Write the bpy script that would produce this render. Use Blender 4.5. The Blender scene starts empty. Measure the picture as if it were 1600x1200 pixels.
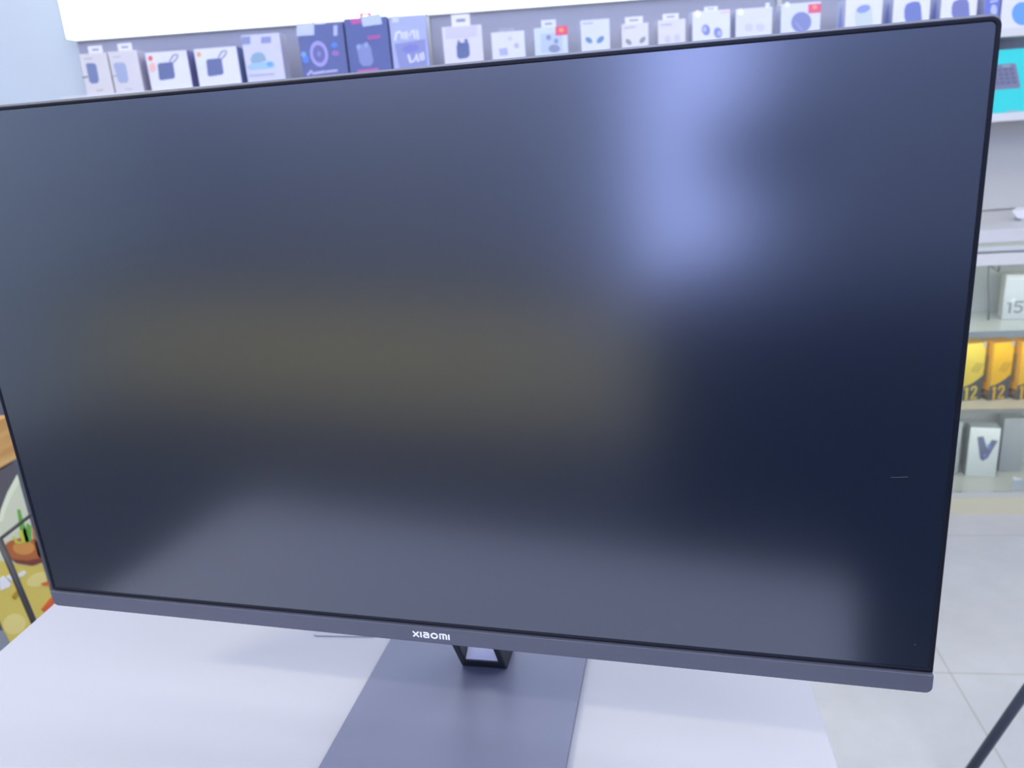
import bpy, bmesh, math, random
from mathutils import Vector, Matrix
random.seed(4)
SC = bpy.context.scene
COL = SC.collection

# ------------------------------------------------------------------ camera
cam_data = bpy.data.cameras.new('camera')
cam = bpy.data.objects.new('camera', cam_data)
COL.objects.link(cam)
cam_data.sensor_width = 36.0
cam_data.lens = 28.8
cam_data.clip_start = 0.02
Rr = ((0.989955, -0.026899, -0.138798), (0.12337, -0.315152, 0.940988), (-0.069023, -0.948659, -0.308677))  # right, down, forward
cam.matrix_world = Matrix(((Rr[0][0], -Rr[0][1], -Rr[0][2], 0.13502), (Rr[1][0], -Rr[1][1], -Rr[1][2], -0.45742),
                           (Rr[2][0], -Rr[2][1], -Rr[2][2], 1.19099), (0, 0, 0, 1)))
cam_data.dof.use_dof = True
cam_data.dof.focus_distance = 0.50
cam_data.dof.aperture_fstop = 12.0
SC.camera = cam

# ------------------------------------------------------------------ world, exposure, large lights
world = bpy.data.worlds.new('world'); SC.world = world
world.use_nodes = True
world.node_tree.nodes['Background'].inputs[0].default_value = (0.75, 0.85, 1.0, 1)
world.node_tree.nodes['Background'].inputs[1].default_value = 0.3
SC.view_settings.view_transform = 'Standard'
SC.view_settings.look = 'None'
SC.view_settings.gamma = 1.0
SC.view_settings.use_curve_mapping = False
SC.view_settings.exposure = 0.0
def area(name, loc, rot, sx, sy, power, color):
    l = bpy.data.lights.new(name, 'AREA'); l.shape = 'RECTANGLE'; l.size = sx; l.size_y = sy
    l.energy = power; l.color = color
    o = bpy.data.objects.new(name, l); o.location = loc; o.rotation_euler = rot; COL.objects.link(o); return o
COOL, NEUTRAL = (0.71, 0.78, 1.0), (1.0, 0.97, 0.90)
for x, y, power, colour in ((-1.6, -1.5, 12, COOL), (0.0, -1.5, 12, COOL), (1.6, -1.5, 32, NEUTRAL), (1.7, -2.6, 26, NEUTRAL),  # rearmost right panel is added to reach into the glass counter
                            (-1.6, 0.3, 18, NEUTRAL), (0.0, 0.3, 12.0, (0.85, 0.86, 1.0)), (1.6, 0.3, 27, NEUTRAL)):
    area('ceiling_panel_light', (x, y, 2.86), (0, 0, 0), 1.2, 1.2, power, colour)
area('added_counter_light', (-1.9, -1.3, 2.86), (math.radians(-38), 0, 0), .8, .2, 175, (1.0, .88, .62))  # unseen warm lamp added to brighten the beige counter mirrored in the screen
for z in (.728, .527, .305):      # fill lights added under the shelf fronts to brighten the glass counter inside
    area('added_shelf_light', (1.3, 1.856, z), (math.radians(25), 0, 0), 1.6, .012, 1.4, (1.0, 0.98, 0.93))

# ------------------------------------------------------------------ helpers
def lin(h):
    c = [int(h[i:i+2], 16)/255 for i in (0, 2, 4)]
    return [v/12.92 if v <= .04045 else ((v+.055)/1.055)**2.4 for v in c]
MATS = {}
def mat(h, rough=.5, metal=0.0, spec=.5, emit=0.0, ior=1.5, grain=0.0, key=''):
    k = (h, rough, metal, spec, emit, ior, grain, key)
    if k in MATS: return MATS[k]
    m = bpy.data.materials.new('mat_'+h); m.use_nodes = True
    nt = m.node_tree; b = nt.nodes['Principled BSDF']
    c = (*lin(h), 1)
    b.inputs['Base Color'].default_value = c
    b.inputs['Roughness'].default_value = rough
    b.inputs['Metallic'].default_value = metal
    b.inputs['Specular IOR Level'].default_value = spec
    b.inputs['IOR'].default_value = ior
    if emit:
        b.inputs['Emission Color'].default_value = c; b.inputs['Emission Strength'].default_value = emit
    # a faint procedural paper / paint variation
    if grain:
        tc = nt.nodes.new('ShaderNodeTexCoord'); no = nt.nodes.new('ShaderNodeTexNoise')
        no.inputs['Scale'].default_value = grain; no.inputs['Detail'].default_value = 4
        mp = nt.nodes.new('ShaderNodeMapRange'); mp.inputs[3].default_value = .93; mp.inputs[4].default_value = 1.05
        mx = nt.nodes.new('ShaderNodeMix'); mx.data_type = 'RGBA'; mx.blend_type = 'MULTIPLY'; mx.inputs[0].default_value = 1
        nt.links.new(tc.outputs['Object'], no.inputs['Vector']); nt.links.new(no.outputs['Fac'], mp.inputs[0])
        mx.inputs[6].default_value = c
        nt.links.new(mp.outputs[0], mx.inputs[7]); nt.links.new(mx.outputs[2], b.inputs['Base Color'])
    MATS[k] = m
    return m
def glass_mat():
    m = bpy.data.materials.new('thin_glass'); m.use_nodes = True
    nt = m.node_tree; nt.nodes.clear()
    o = nt.nodes.new('ShaderNodeOutputMaterial'); mx = nt.nodes.new('ShaderNodeMixShader')
    t = nt.nodes.new('ShaderNodeBsdfTransparent'); g = nt.nodes.new('ShaderNodeBsdfGlossy'); f = nt.nodes.new('ShaderNodeFresnel')
    t.inputs[0].default_value = (.93, .96, .95, 1); g.inputs['Roughness'].default_value = .05
    f.inputs[0].default_value = 1.45
    nt.links.new(f.outputs[0], mx.inputs[0]); nt.links.new(t.outputs[0], mx.inputs[1]); nt.links.new(g.outputs[0], mx.inputs[2])
    nt.links.new(mx.outputs[0], o.inputs[0]); return m
GLASS = glass_mat()

def put(o, parent=None, loc=None, rz=None):
    COL.objects.link(o)
    if parent: o.parent = parent
    if loc is not None: o.location = loc
    if rz is not None: o.rotation_euler = (0, 0, rz)
    return o
def tag(o, label, cat, group=None):
    o['label'] = label; o['category'] = cat
    if group: o['group'] = group
    return o
def empty(name, loc, label, cat, rz=0, group=None):
    o = bpy.data.objects.new(name, None); o.empty_display_size = .05
    put(o, None, loc, rz); return tag(o, label, cat, group)
def finish(name, bm, m, parent=None, loc=None, rz=None, bevel=0, smooth=False):
    bmesh.ops.recalc_face_normals(bm, faces=bm.faces)
    me = bpy.data.meshes.new(name); bm.to_mesh(me); bm.free()
    for mm in (m if isinstance(m, (list, tuple)) else [m]): me.materials.append(mm)
    if smooth: me.polygons.foreach_set('use_smooth', [True]*len(me.polygons))
    o = bpy.data.objects.new(name, me); put(o, parent, loc, rz)
    if bevel:
        b = o.modifiers.new('bevel', 'BEVEL'); b.width = bevel; b.segments = 2; b.limit_method = 'ANGLE'; b.angle_limit = .6
    return o
def add_box(bm, x0, x1, y0, y1, z0, z1):
    v = [bm.verts.new(p) for p in ((x0,y0,z0),(x1,y0,z0),(x1,y1,z0),(x0,y1,z0),(x0,y0,z1),(x1,y0,z1),(x1,y1,z1),(x0,y1,z1))]
    for f in ((0,3,2,1),(4,5,6,7),(0,1,5,4),(1,2,6,5),(2,3,7,6),(3,0,4,7)): bm.faces.new([v[i] for i in f])
def box(name, x0, x1, y0, y1, z0, z1, m, parent=None, bevel=0, loc=None, rz=None):
    bm = bmesh.new(); add_box(bm, x0, x1, y0, y1, z0, z1); return finish(name, bm, m, parent, loc, rz, bevel)
def add_prism(bm, a, b):
    """solid between two matching 3D loops"""
    va = [bm.verts.new(p) for p in a]; vb = [bm.verts.new(p) for p in b]; n = len(a)
    bm.faces.new(va); bm.faces.new(list(reversed(vb)))
    for i in range(n): bm.faces.new((va[i], vb[i], vb[(i+1) % n], va[(i+1) % n]))
def add_tube(bm, pts, r, seg=10):
    pts = [Vector(p) for p in pts]; rings = []
    for i, p in enumerate(pts):
        t = (pts[min(i+1, len(pts)-1)]-pts[max(i-1, 0)]).normalized()
        up = Vector((0,0,1)) if abs(t.z) < .9 else Vector((1,0,0))
        a = t.cross(up).normalized(); b = t.cross(a).normalized()
        rings.append([bm.verts.new(p+a*r*math.cos(2*math.pi*k/seg)+b*r*math.sin(2*math.pi*k/seg)) for k in range(seg)])
    for A, B in zip(rings, rings[1:]):
        for k in range(seg): bm.faces.new((A[k], A[(k+1) % seg], B[(k+1) % seg], B[k]))
    bm.faces.new(rings[0]); bm.faces.new(list(reversed(rings[-1])))
def tube(name, pts, r, m, parent=None, seg=10):
    bm = bmesh.new(); add_tube(bm, pts, r, seg); return finish(name, bm, m, parent, smooth=True)
def ribbon(pts, w):
    """outline of a polyline stroke of width w (2D)"""
    L, R = [], []
    for i, p in enumerate(pts):
        a = Vector(pts[max(i-1, 0)]); b = Vector(pts[min(i+1, len(pts)-1)]); d = (b-a).normalized(); nrm = Vector((-d.y, d.x))*w/2
        q = Vector(p)
        if i == 0: q = q-d*w*.3
        if i == len(pts)-1: q = q+d*w*.3
        L.append(q+nrm); R.append(q-nrm)
    return L, R
def add_shapes(bm, shapes, to3, thick):
    """flat printed shapes lying on a face; to3(a, b, depth) maps the face's plane to space"""
    for s in shapes:
        if s[0] == 'p':
            add_prism(bm, [to3(a, b, 0) for a, b in s[1]], [to3(a, b, thick) for a, b in s[1]])
        else:
            L, R = ribbon(s[1], s[2])
            for i in range(len(L)-1):
                quad = [L[i], L[i+1], R[i+1], R[i]]
                add_prism(bm, [to3(p[0], p[1], 0) for p in quad], [to3(p[0], p[1], thick) for p in quad])
WHOLE = ('lettering', 'number', 'keys', 'stripes', 'scribble', 'mark', 'subtitle')
def prints(name, shapes, m, parent, to3, thick):
    if len(shapes) > 1 and not any(k in name for k in WHOLE):      # separate pictures are separate parts
        return [prints(name, [s], m, parent, to3, thick) for s in shapes]
    bm = bmesh.new(); add_shapes(bm, shapes, to3, thick); return finish(name, bm, m, parent)
def round_rect(x0, x1, z0, z1, r, n=6, corners=(1,1,1,1)):
    pts = []
    for (cx, cz, a0, k) in ((x1, z0, -90, 0), (x1, z1, 0, 1), (x0, z1, 90, 2), (x0, z0, 180, 3)):
        rr = r if corners[k] else 0
        ox = cx - rr if cx == x1 else cx + rr; oz = cz - rr if cz == z1 else cz + rr
        if not rr: pts.append((cx, cz)); continue
        for i in range(n+1):
            a = math.radians(a0 + 90*i/n); pts.append((ox+rr*math.cos(a), oz+rr*math.sin(a)))
    return pts
def slab(name, pts, y0, y1, m, parent=None, bevel=0):
    bm = bmesh.new(); add_prism(bm, [(x, y0, z) for x, z in pts], [(x, y1, z) for x, z in pts]); return finish(name, bm, m, parent, bevel=bevel)
def structure(o): o['kind'] = 'structure'; return o

# ------------------------------------------------------------------ measurements of the row of cartons (metres) and of the printed food picture
# each row: name, category, label, place along the shelf, width, height, depth, front colour, side colour, printed shapes on its face, hang tab
ROW = [('earbud_box', 'box', 'white earbud carton showing a dark slate case, at the far left end of the shelf', -2.457, 0.0728, 0.1019, 0.045, 'D9D6D6', 'C8C6C4', [('printed_picture', '7683AA', [('p', [(-0.0233, 0.0763),
 (-0.0192, 0.0794),
 (-0.0007, 0.078),
 (0.0033, 0.0726),
 (0.0026, 0.0368),
 (-0.0025, 0.0287),
 (-0.018, 0.0281),
 (-0.0237, 0.0337)])]),
 ('printed_loop', '6A7280', [('l', [(-0.0262, 0.0458),
 (-0.0384, 0.045)], 0.0034)]),
 ('caption', 'B5B2B4', [('l', [(-0.0238, 0.09),
 (-0.0033, 0.0902)], 0.0025),
 ('l', [(-0.0097, 0.0104),
 (0.0074, 0.0108)], 0.0025)])], (-0.0109, 0.0261, 0.0185, 'E8E6F4')),
 ('earbud_box', 'box', 'white earbud carton showing a pale lilac case, second from the left shelf end', -2.3789, 0.076, 0.1028, 0.06, 'D9D6D8', 'C2BED0', [('printed_picture', 'A3AECB', [('p', [(-0.0294, 0.0709),
 (-0.0233, 0.0756),
 (-0.0015, 0.0739),
 (0.0026, 0.0685),
 (0.0023, 0.0327),
 (-0.0028, 0.0246),
 (-0.0199, 0.0241),
 (-0.0256, 0.0297)])]),
 ('printed_loop', 'A0A8B8', [('l', [(-0.028, 0.0435),
 (-0.0418, 0.0428)], 0.0034)]),
 ('caption', 'BDBAC0', [('l', [(-0.0257, 0.0894),
 (-0.0069, 0.0897)], 0.0025),
 ('l', [(-0.0112, 0.0081),
 (0.0077, 0.0084)], 0.0025)])], (-0.0109, 0.0261, 0.0185, 'E8E6F4')),
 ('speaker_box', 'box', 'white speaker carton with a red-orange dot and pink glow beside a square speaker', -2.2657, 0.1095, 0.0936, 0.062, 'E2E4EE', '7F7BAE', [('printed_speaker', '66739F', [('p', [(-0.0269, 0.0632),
 (-0.0229, 0.0663),
 (0.0113, 0.0671),
 (0.0141, 0.0635),
 (0.0132, 0.0312),
 (0.009, 0.0264),
 (-0.0256, 0.0239),
 (-0.03, 0.0276)])]),
 ('printed_strap', '6E7898', [('l', [(0.0066, 0.0692),
 (0.0175, 0.082),
 (0.0265, 0.0848),
 (0.0312, 0.0827),
 (0.0263, 0.0745),
 (0.0144, 0.0652)], 0.0027)]),
 ('logo_dot', 'EE6A52', [('p', [(-0.0369, 0.0793),
 (-0.0367, 0.081),
 (-0.037, 0.0827),
 (-0.0377, 0.0842),
 (-0.0387, 0.0853),
 (-0.0399, 0.0861),
 (-0.0414, 0.0864),
 (-0.0429, 0.0863),
 (-0.0444, 0.0857),
 (-0.0458, 0.0848),
 (-0.0469, 0.0834),
 (-0.0478, 0.0819),
 (-0.0483, 0.0801),
 (-0.0484, 0.0784),
 (-0.0482, 0.0767),
 (-0.0475, 0.0753),
 (-0.0465, 0.0741),
 (-0.0453, 0.0733),
 (-0.0438, 0.073),
 (-0.0423, 0.0731),
 (-0.0408, 0.0737),
 (-0.0394, 0.0747),
 (-0.0383, 0.076),
 (-0.0374, 0.0776)])]),
 ('printed_glow', 'F2BFB6', [('p', [(-0.0332, 0.0569),
 (-0.0329, 0.0599),
 (-0.0332, 0.0628),
 (-0.0341, 0.0654),
 (-0.0355, 0.0674),
 (-0.0373, 0.0687),
 (-0.0394, 0.0692),
 (-0.0416, 0.069),
 (-0.0439, 0.068),
 (-0.046, 0.0662),
 (-0.0478, 0.0639),
 (-0.0491, 0.0611),
 (-0.05, 0.0581),
 (-0.0502, 0.055),
 (-0.0499, 0.0521),
 (-0.049, 0.0496),
 (-0.0476, 0.0476),
 (-0.0458, 0.0463),
 (-0.0437, 0.0457),
 (-0.0415, 0.046),
 (-0.0392, 0.047),
 (-0.0371, 0.0487),
 (-0.0354, 0.0511),
 (-0.034, 0.0538)])])], None),
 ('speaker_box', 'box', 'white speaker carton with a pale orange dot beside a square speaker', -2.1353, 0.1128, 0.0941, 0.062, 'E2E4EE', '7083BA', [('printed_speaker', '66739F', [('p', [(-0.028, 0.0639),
 (-0.0241, 0.067),
 (0.0101, 0.0678),
 (0.0129, 0.0642),
 (0.0126, 0.0319),
 (0.0084, 0.0271),
 (-0.0261, 0.0246),
 (-0.0305, 0.0283)])]),
 ('printed_strap', '6E7898', [('l', [(0.0053, 0.0699),
 (0.016, 0.0827),
 (0.0249, 0.0854),
 (0.0297, 0.0833),
 (0.0249, 0.0752),
 (0.0132, 0.0659)], 0.0027)]),
 ('logo_dot', 'EFB083', [('p', [(-0.0383, 0.0799),
 (-0.0382, 0.0817),
 (-0.0385, 0.0834),
 (-0.0391, 0.0848),
 (-0.0402, 0.086),
 (-0.0414, 0.0867),
 (-0.0429, 0.0871),
 (-0.0444, 0.087),
 (-0.0459, 0.0864),
 (-0.0472, 0.0854),
 (-0.0484, 0.0841),
 (-0.0492, 0.0825),
 (-0.0497, 0.0808),
 (-0.0498, 0.079),
 (-0.0495, 0.0774),
 (-0.0488, 0.0759),
 (-0.0478, 0.0748),
 (-0.0465, 0.074),
 (-0.0451, 0.0736),
 (-0.0436, 0.0738),
 (-0.0421, 0.0743),
 (-0.0407, 0.0753),
 (-0.0396, 0.0766),
 (-0.0388, 0.0782)])]),
 ('printed_glow', 'DCE6DA', [('p', [(-0.0342, 0.0575),
 (-0.034, 0.0606),
 (-0.0343, 0.0635),
 (-0.0353, 0.066),
 (-0.0367, 0.068),
 (-0.0385, 0.0693),
 (-0.0406, 0.0699),
 (-0.0429, 0.0697),
 (-0.0451, 0.0686),
 (-0.0471, 0.0669),
 (-0.0489, 0.0646),
 (-0.0502, 0.0618),
 (-0.051, 0.0588),
 (-0.0512, 0.0557),
 (-0.0508, 0.0528),
 (-0.0499, 0.0503),
 (-0.0485, 0.0483),
 (-0.0467, 0.0469),
 (-0.0445, 0.0464),
 (-0.0423, 0.0466),
 (-0.0401, 0.0476),
 (-0.038, 0.0494),
 (-0.0363, 0.0517),
 (-0.035, 0.0545)])])], None),
 ('smart_speaker_box', 'box', 'tall white carton picturing a green dome speaker over a light blue swoosh', -2.012, 0.1007, 0.1185, 0.07, 'D0D2EC', 'B9B9D2', [('printed_dome', '8FADC4', [('p', [(-0.0325, 0.0495),
 (-0.0344, 0.0598),
 (-0.0275, 0.0712),
 (-0.0167, 0.0755),
 (-0.0032, 0.0745),
 (0.0041, 0.0671),
 (0.0072, 0.0533),
 (-0.0121, 0.0497)])]),
 ('printed_swoosh', 'A2C6EC', [('p', [(-0.0472, 0.0421),
 (-0.0325, 0.0495),
 (0.0066, 0.05),
 (0.022, 0.0505),
 (0.028, 0.045),
 (0.0248, 0.035),
 (0.0024, 0.0333),
 (-0.0401, 0.0331)])]),
 ('printed_accent', '6FB0E8', [('p', [(0.0227, 0.0437),
 (0.0227, 0.0454),
 (0.0221, 0.0471),
 (0.0209, 0.0486),
 (0.0194, 0.0498),
 (0.0174, 0.0506),
 (0.0153, 0.051),
 (0.0131, 0.0509),
 (0.011, 0.0504),
 (0.0091, 0.0495),
 (0.0075, 0.0482),
 (0.0064, 0.0466),
 (0.0059, 0.0449),
 (0.0059, 0.0432),
 (0.0065, 0.0415),
 (0.0076, 0.04),
 (0.0092, 0.0388),
 (0.0111, 0.038),
 (0.0133, 0.0376),
 (0.0155, 0.0376),
 (0.0176, 0.0382),
 (0.0195, 0.0391),
 (0.0211, 0.0404),
 (0.0221, 0.0419)])]),
 ('corner_label', '8E97BE', [('p', [(-0.0509, 0.0968),
 (-0.0288, 0.0968),
 (-0.026, 0.1153),
 (-0.0481, 0.1153)])]),
 ('price_label', '939AC8', [('p', [(0.0001, 0.0964),
 (0.0256, 0.0964),
 (0.0278, 0.1115),
 (0.0023, 0.1115)])]),
 ('caption', 'B4B6CC', [('l', [(-0.0438, 0.0198),
 (0.0208, 0.02)], 0.0034)])], None),
 ('webcam_box', 'box', 'dark blue carton with a ring-shaped camera lens and glowing blue edges', -1.8534, 0.1204, 0.1325, 0.05, '5E6A9E', '6A6A9C', [('printed_ring', 'A59FDC', [('p', [(0.0125, 0.0635),
 (0.0111, 0.0716),
 (0.0081, 0.0789),
 (0.0038, 0.085),
 (-0.0015, 0.0894),
 (-0.0075, 0.0918),
 (-0.0137, 0.0921),
 (-0.0197, 0.0902),
 (-0.0252, 0.0862),
 (-0.0296, 0.0805),
 (-0.0329, 0.0735),
 (-0.0346, 0.0655),
 (-0.0348, 0.0572),
 (-0.0333, 0.0491),
 (-0.0303, 0.0417),
 (-0.026, 0.0357),
 (-0.0207, 0.0313),
 (-0.0148, 0.0289),
 (-0.0085, 0.0286),
 (-0.0025, 0.0305),
 (0.0029, 0.0344),
 (0.0074, 0.0401),
 (0.0107, 0.0472),
 (0.0124, 0.0552)])]),
 ('printed_lens', '6A6FA8', [('p', [(0.0049, 0.0625),
 (0.0039, 0.068),
 (0.0019, 0.073),
 (-0.001, 0.0772),
 (-0.0046, 0.0802),
 (-0.0086, 0.0819),
 (-0.0129, 0.082),
 (-0.017, 0.0807),
 (-0.0207, 0.0781),
 (-0.0237, 0.0742),
 (-0.0259, 0.0693),
 (-0.0271, 0.0639),
 (-0.0272, 0.0582),
 (-0.0262, 0.0526),
 (-0.0241, 0.0476),
 (-0.0212, 0.0435),
 (-0.0176, 0.0405),
 (-0.0136, 0.0388),
 (-0.0094, 0.0386),
 (-0.0053, 0.0399),
 (-0.0016, 0.0426),
 (0.0015, 0.0465),
 (0.0037, 0.0513),
 (0.0049, 0.0568)])]),
 ('lens_core', '8C86C4', [('p', [(-0.0061, 0.06),
 (-0.006, 0.0617),
 (-0.0063, 0.0634),
 (-0.0069, 0.0648),
 (-0.0078, 0.066),
 (-0.009, 0.0667),
 (-0.0102, 0.0671),
 (-0.0116, 0.0669),
 (-0.0129, 0.0663),
 (-0.0141, 0.0654),
 (-0.015, 0.064),
 (-0.0158, 0.0624),
 (-0.0161, 0.0607),
 (-0.0162, 0.059),
 (-0.0159, 0.0573),
 (-0.0153, 0.0558),
 (-0.0144, 0.0547),
 (-0.0133, 0.0539),
 (-0.012, 0.0536),
 (-0.0106, 0.0537),
 (-0.0093, 0.0543),
 (-0.0082, 0.0553),
 (-0.0072, 0.0566),
 (-0.0065, 0.0582)])]),
 ('blue_glow', '5A86DC', [('p', [(-0.0398, 0.0489),
 (-0.0397, 0.0515),
 (-0.0402, 0.054),
 (-0.0413, 0.0562),
 (-0.0428, 0.058),
 (-0.0447, 0.0591),
 (-0.0468, 0.0596),
 (-0.0491, 0.0594),
 (-0.0512, 0.0586),
 (-0.0532, 0.0571),
 (-0.0548, 0.0551),
 (-0.0559, 0.0528),
 (-0.0566, 0.0502),
 (-0.0566, 0.0475),
 (-0.0561, 0.045),
 (-0.055, 0.0429),
 (-0.0535, 0.0411),
 (-0.0516, 0.04),
 (-0.0495, 0.0395),
 (-0.0473, 0.0396),
 (-0.0451, 0.0405),
 (-0.0431, 0.042),
 (-0.0415, 0.0439),
 (-0.0404, 0.0463)]),
 ('p', [(0.0405, 0.0785),
 (0.0404, 0.0803),
 (0.0398, 0.082),
 (0.0386, 0.0835),
 (0.037, 0.0847),
 (0.0351, 0.0855),
 (0.033, 0.0859),
 (0.0308, 0.0858),
 (0.0286, 0.0853),
 (0.0268, 0.0844),
 (0.0252, 0.0831),
 (0.0242, 0.0815),
 (0.0237, 0.0798),
 (0.0237, 0.078),
 (0.0244, 0.0763),
 (0.0255, 0.0748),
 (0.0271, 0.0737),
 (0.0291, 0.0728),
 (0.0312, 0.0724),
 (0.0334, 0.0725),
 (0.0355, 0.073),
 (0.0374, 0.074),
 (0.0389, 0.0752),
 (0.04, 0.0768)])]),
 ('cyan_glow', '7AA8E6', [('p', [(-0.0449, 0.0612),
 (-0.0449, 0.0629),
 (-0.0454, 0.0646),
 (-0.0463, 0.0661),
 (-0.0475, 0.0672),
 (-0.0491, 0.068),
 (-0.0508, 0.0684),
 (-0.0526, 0.0683),
 (-0.0543, 0.0678),
 (-0.0558, 0.0668),
 (-0.057, 0.0655),
 (-0.0579, 0.0639),
 (-0.0584, 0.0622),
 (-0.0584, 0.0604),
 (-0.0579, 0.0588),
 (-0.057, 0.0573),
 (-0.0558, 0.0561),
 (-0.0543, 0.0553),
 (-0.0525, 0.055),
 (-0.0508, 0.0551),
 (-0.0491, 0.0556),
 (-0.0475, 0.0566),
 (-0.0463, 0.0579),
 (-0.0454, 0.0595)])]),
 ('pink_glow', '9A74BC', [('p', [(0.0429, 0.058),
 (0.0428, 0.0597),
 (0.042, 0.0614),
 (0.0406, 0.063),
 (0.0386, 0.0642),
 (0.0363, 0.065),
 (0.0337, 0.0655),
 (0.031, 0.0654),
 (0.0285, 0.0649),
 (0.0263, 0.064),
 (0.0245, 0.0628),
 (0.0233, 0.0612),
 (0.0227, 0.0595),
 (0.0228, 0.0577),
 (0.0236, 0.056),
 (0.0251, 0.0545),
 (0.027, 0.0533),
 (0.0294, 0.0524),
 (0.0319, 0.052),
 (0.0346, 0.052),
 (0.0371, 0.0525),
 (0.0393, 0.0534),
 (0.0411, 0.0547),
 (0.0423, 0.0563)])]),
 ('caption', 'B4B4DC', [('l', [(-0.0482, 0.0105),
 (-0.0368, 0.0198)], 0.0059),
 ('l', [(-0.0343, 0.0129),
 (-0.0034, 0.0156)], 0.0067),
 ('l', [(0.0017, 0.0152),
 (0.0307, 0.0165)], 0.0059)]),
 ('price_label', 'C4CDEE', [('p', [(-0.0628, 0.1066),
 (-0.0169, 0.1066),
 (-0.013, 0.1369),
 (-0.0588, 0.1369)])]),
 ('seal_sticker', 'B6BEE8', [('p', [(0.0332, 0.1011),
 (0.0434, 0.1011),
 (0.0467, 0.1263),
 (0.0365, 0.1263)])])], (-0.0202, 0.0134, 0.0151, 'F4F4FA')),
 ('earbud_box', 'box', 'dark indigo carton with red lettering and a white-red hang tab', -1.7325, 0.112, 0.1397, 0.05, '5A679E', '555A92', [('printed_case', '8490C2', [('p', [(-0.0321, 0.0743),
 (-0.0027, 0.0789),
 (0.0062, 0.068),
 (0.0087, 0.0306),
 (-0.0009, 0.0211),
 (-0.021, 0.0226),
 (-0.0283, 0.0333)])]),
 ('printed_buds', '98A6D4', [('p', [(-0.0207, 0.0701),
 (-0.0207, 0.0718),
 (-0.021, 0.0735),
 (-0.0216, 0.0749),
 (-0.0225, 0.0761),
 (-0.0237, 0.0768),
 (-0.025, 0.0772),
 (-0.0263, 0.077),
 (-0.0276, 0.0765),
 (-0.0288, 0.0755),
 (-0.0297, 0.0741),
 (-0.0304, 0.0725),
 (-0.0308, 0.0708),
 (-0.0308, 0.0691),
 (-0.0305, 0.0674),
 (-0.0298, 0.066),
 (-0.0289, 0.0648),
 (-0.0278, 0.064),
 (-0.0265, 0.0637),
 (-0.0252, 0.0638),
 (-0.0239, 0.0644),
 (-0.0227, 0.0654),
 (-0.0218, 0.0668),
 (-0.0211, 0.0683)]),
 ('p', [(0.0001, 0.0736),
 (0.0001, 0.0753),
 (-0.0002, 0.077),
 (-0.0009, 0.0785),
 (-0.0018, 0.0796),
 (-0.0029, 0.0804),
 (-0.0042, 0.0807),
 (-0.0055, 0.0806),
 (-0.0068, 0.08),
 (-0.008, 0.079),
 (-0.009, 0.0777),
 (-0.0097, 0.0761),
 (-0.01, 0.0743),
 (-0.0101, 0.0726),
 (-0.0097, 0.0709),
 (-0.0091, 0.0695),
 (-0.0082, 0.0683),
 (-0.007, 0.0676),
 (-0.0058, 0.0672),
 (-0.0044, 0.0674),
 (-0.0031, 0.068),
 (-0.002, 0.0689),
 (-0.001, 0.0703),
 (-0.0003, 0.0719)])]),
 ('brand_mark', 'C05CA4', [('p', [(-0.0416, 0.1394),
 (-0.0128, 0.139),
 (-0.0108, 0.127),
 (-0.0364, 0.1255)])]),
 ('subtitle', 'A85CA0', [('l', [(0.0037, 0.0903),
 (0.0309, 0.0916)], 0.0101)]),
 ('red_stripe', 'C668A4', [('l', [(-0.0329, 0.0083),
 (0.0165, 0.0096)], 0.0101)]),
 ('price_label', 'BECBE8', [('p', [(-0.0107, 0.1422),
 (0.0407, 0.1468),
 (0.0428, 0.1212),
 (-0.0084, 0.1183)])])], (-0.0143, 0.016, 0.0118, 'F25A72')),
 ('headset_box', 'box', 'grey-blue carton with two rows of white lettering, beside the metal strip', -1.6238, 0.0954, 0.137, 0.05, 'AAB4E0', 'A8AED2', [('lower_band', '8C92C4', [('p', [(-0.0397, 0.0705),
 (0.0423, 0.0779),
 (0.0425, 0.0119),
 (-0.0325, 0.0073)])]),
 ('printed_headset', '7F84C6', [('p', [(0.0232, 0.0595),
 (0.0223, 0.062),
 (0.0199, 0.0642),
 (0.0163, 0.066),
 (0.0116, 0.0671),
 (0.0063, 0.0676),
 (0.0006, 0.0674),
 (-0.0051, 0.0665),
 (-0.0103, 0.0649),
 (-0.0147, 0.0629),
 (-0.018, 0.0604),
 (-0.02, 0.0578),
 (-0.0206, 0.0551),
 (-0.0196, 0.0526),
 (-0.0172, 0.0504),
 (-0.0136, 0.0486),
 (-0.009, 0.0475),
 (-0.0036, 0.047),
 (0.0021, 0.0472),
 (0.0077, 0.0481),
 (0.0129, 0.0497),
 (0.0174, 0.0517),
 (0.0207, 0.0542),
 (0.0227, 0.0568)])]),
 ('upper_lettering', 'E0E2F6', [('l', [(-0.037, 0.0805),
 (-0.0319, 0.097),
 (-0.0215, 0.0996)], 0.0059),
 ('l', [(-0.0182, 0.0825),
 (-0.0185, 0.096),
 (-0.0099, 0.0971),
 (-0.0113, 0.0836),
 (-0.0182, 0.0825)], 0.0059),
 ('l', [(-0.0047, 0.0815),
 (-0.0045, 0.1001),
 (0.0027, 0.0877),
 (0.0089, 0.0991)], 0.005),
 ('l', [(0.0156, 0.0816),
 (0.0141, 0.1004)], 0.005),
 ('l', [(0.0225, 0.0997),
 (0.0239, 0.0793)], 0.005)]),
 ('lower_lettering', 'E0E2F6', [('l', [(-0.0054, 0.0409),
 (-0.002, 0.0237),
 (0.0067, 0.0264)], 0.0059),
 ('l', [(0.0104, 0.0295),
 (0.0151, 0.0427),
 (0.0185, 0.0255)], 0.0059),
 ('l', [(0.0252, 0.042),
 (0.027, 0.0266),
 (0.0341, 0.0294),
 (0.0323, 0.0448)], 0.005)]),
 ('corner_sticker', 'CBD2D8', [('p', [(-0.0397, 0.1213),
 (-0.0227, 0.1213),
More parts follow.
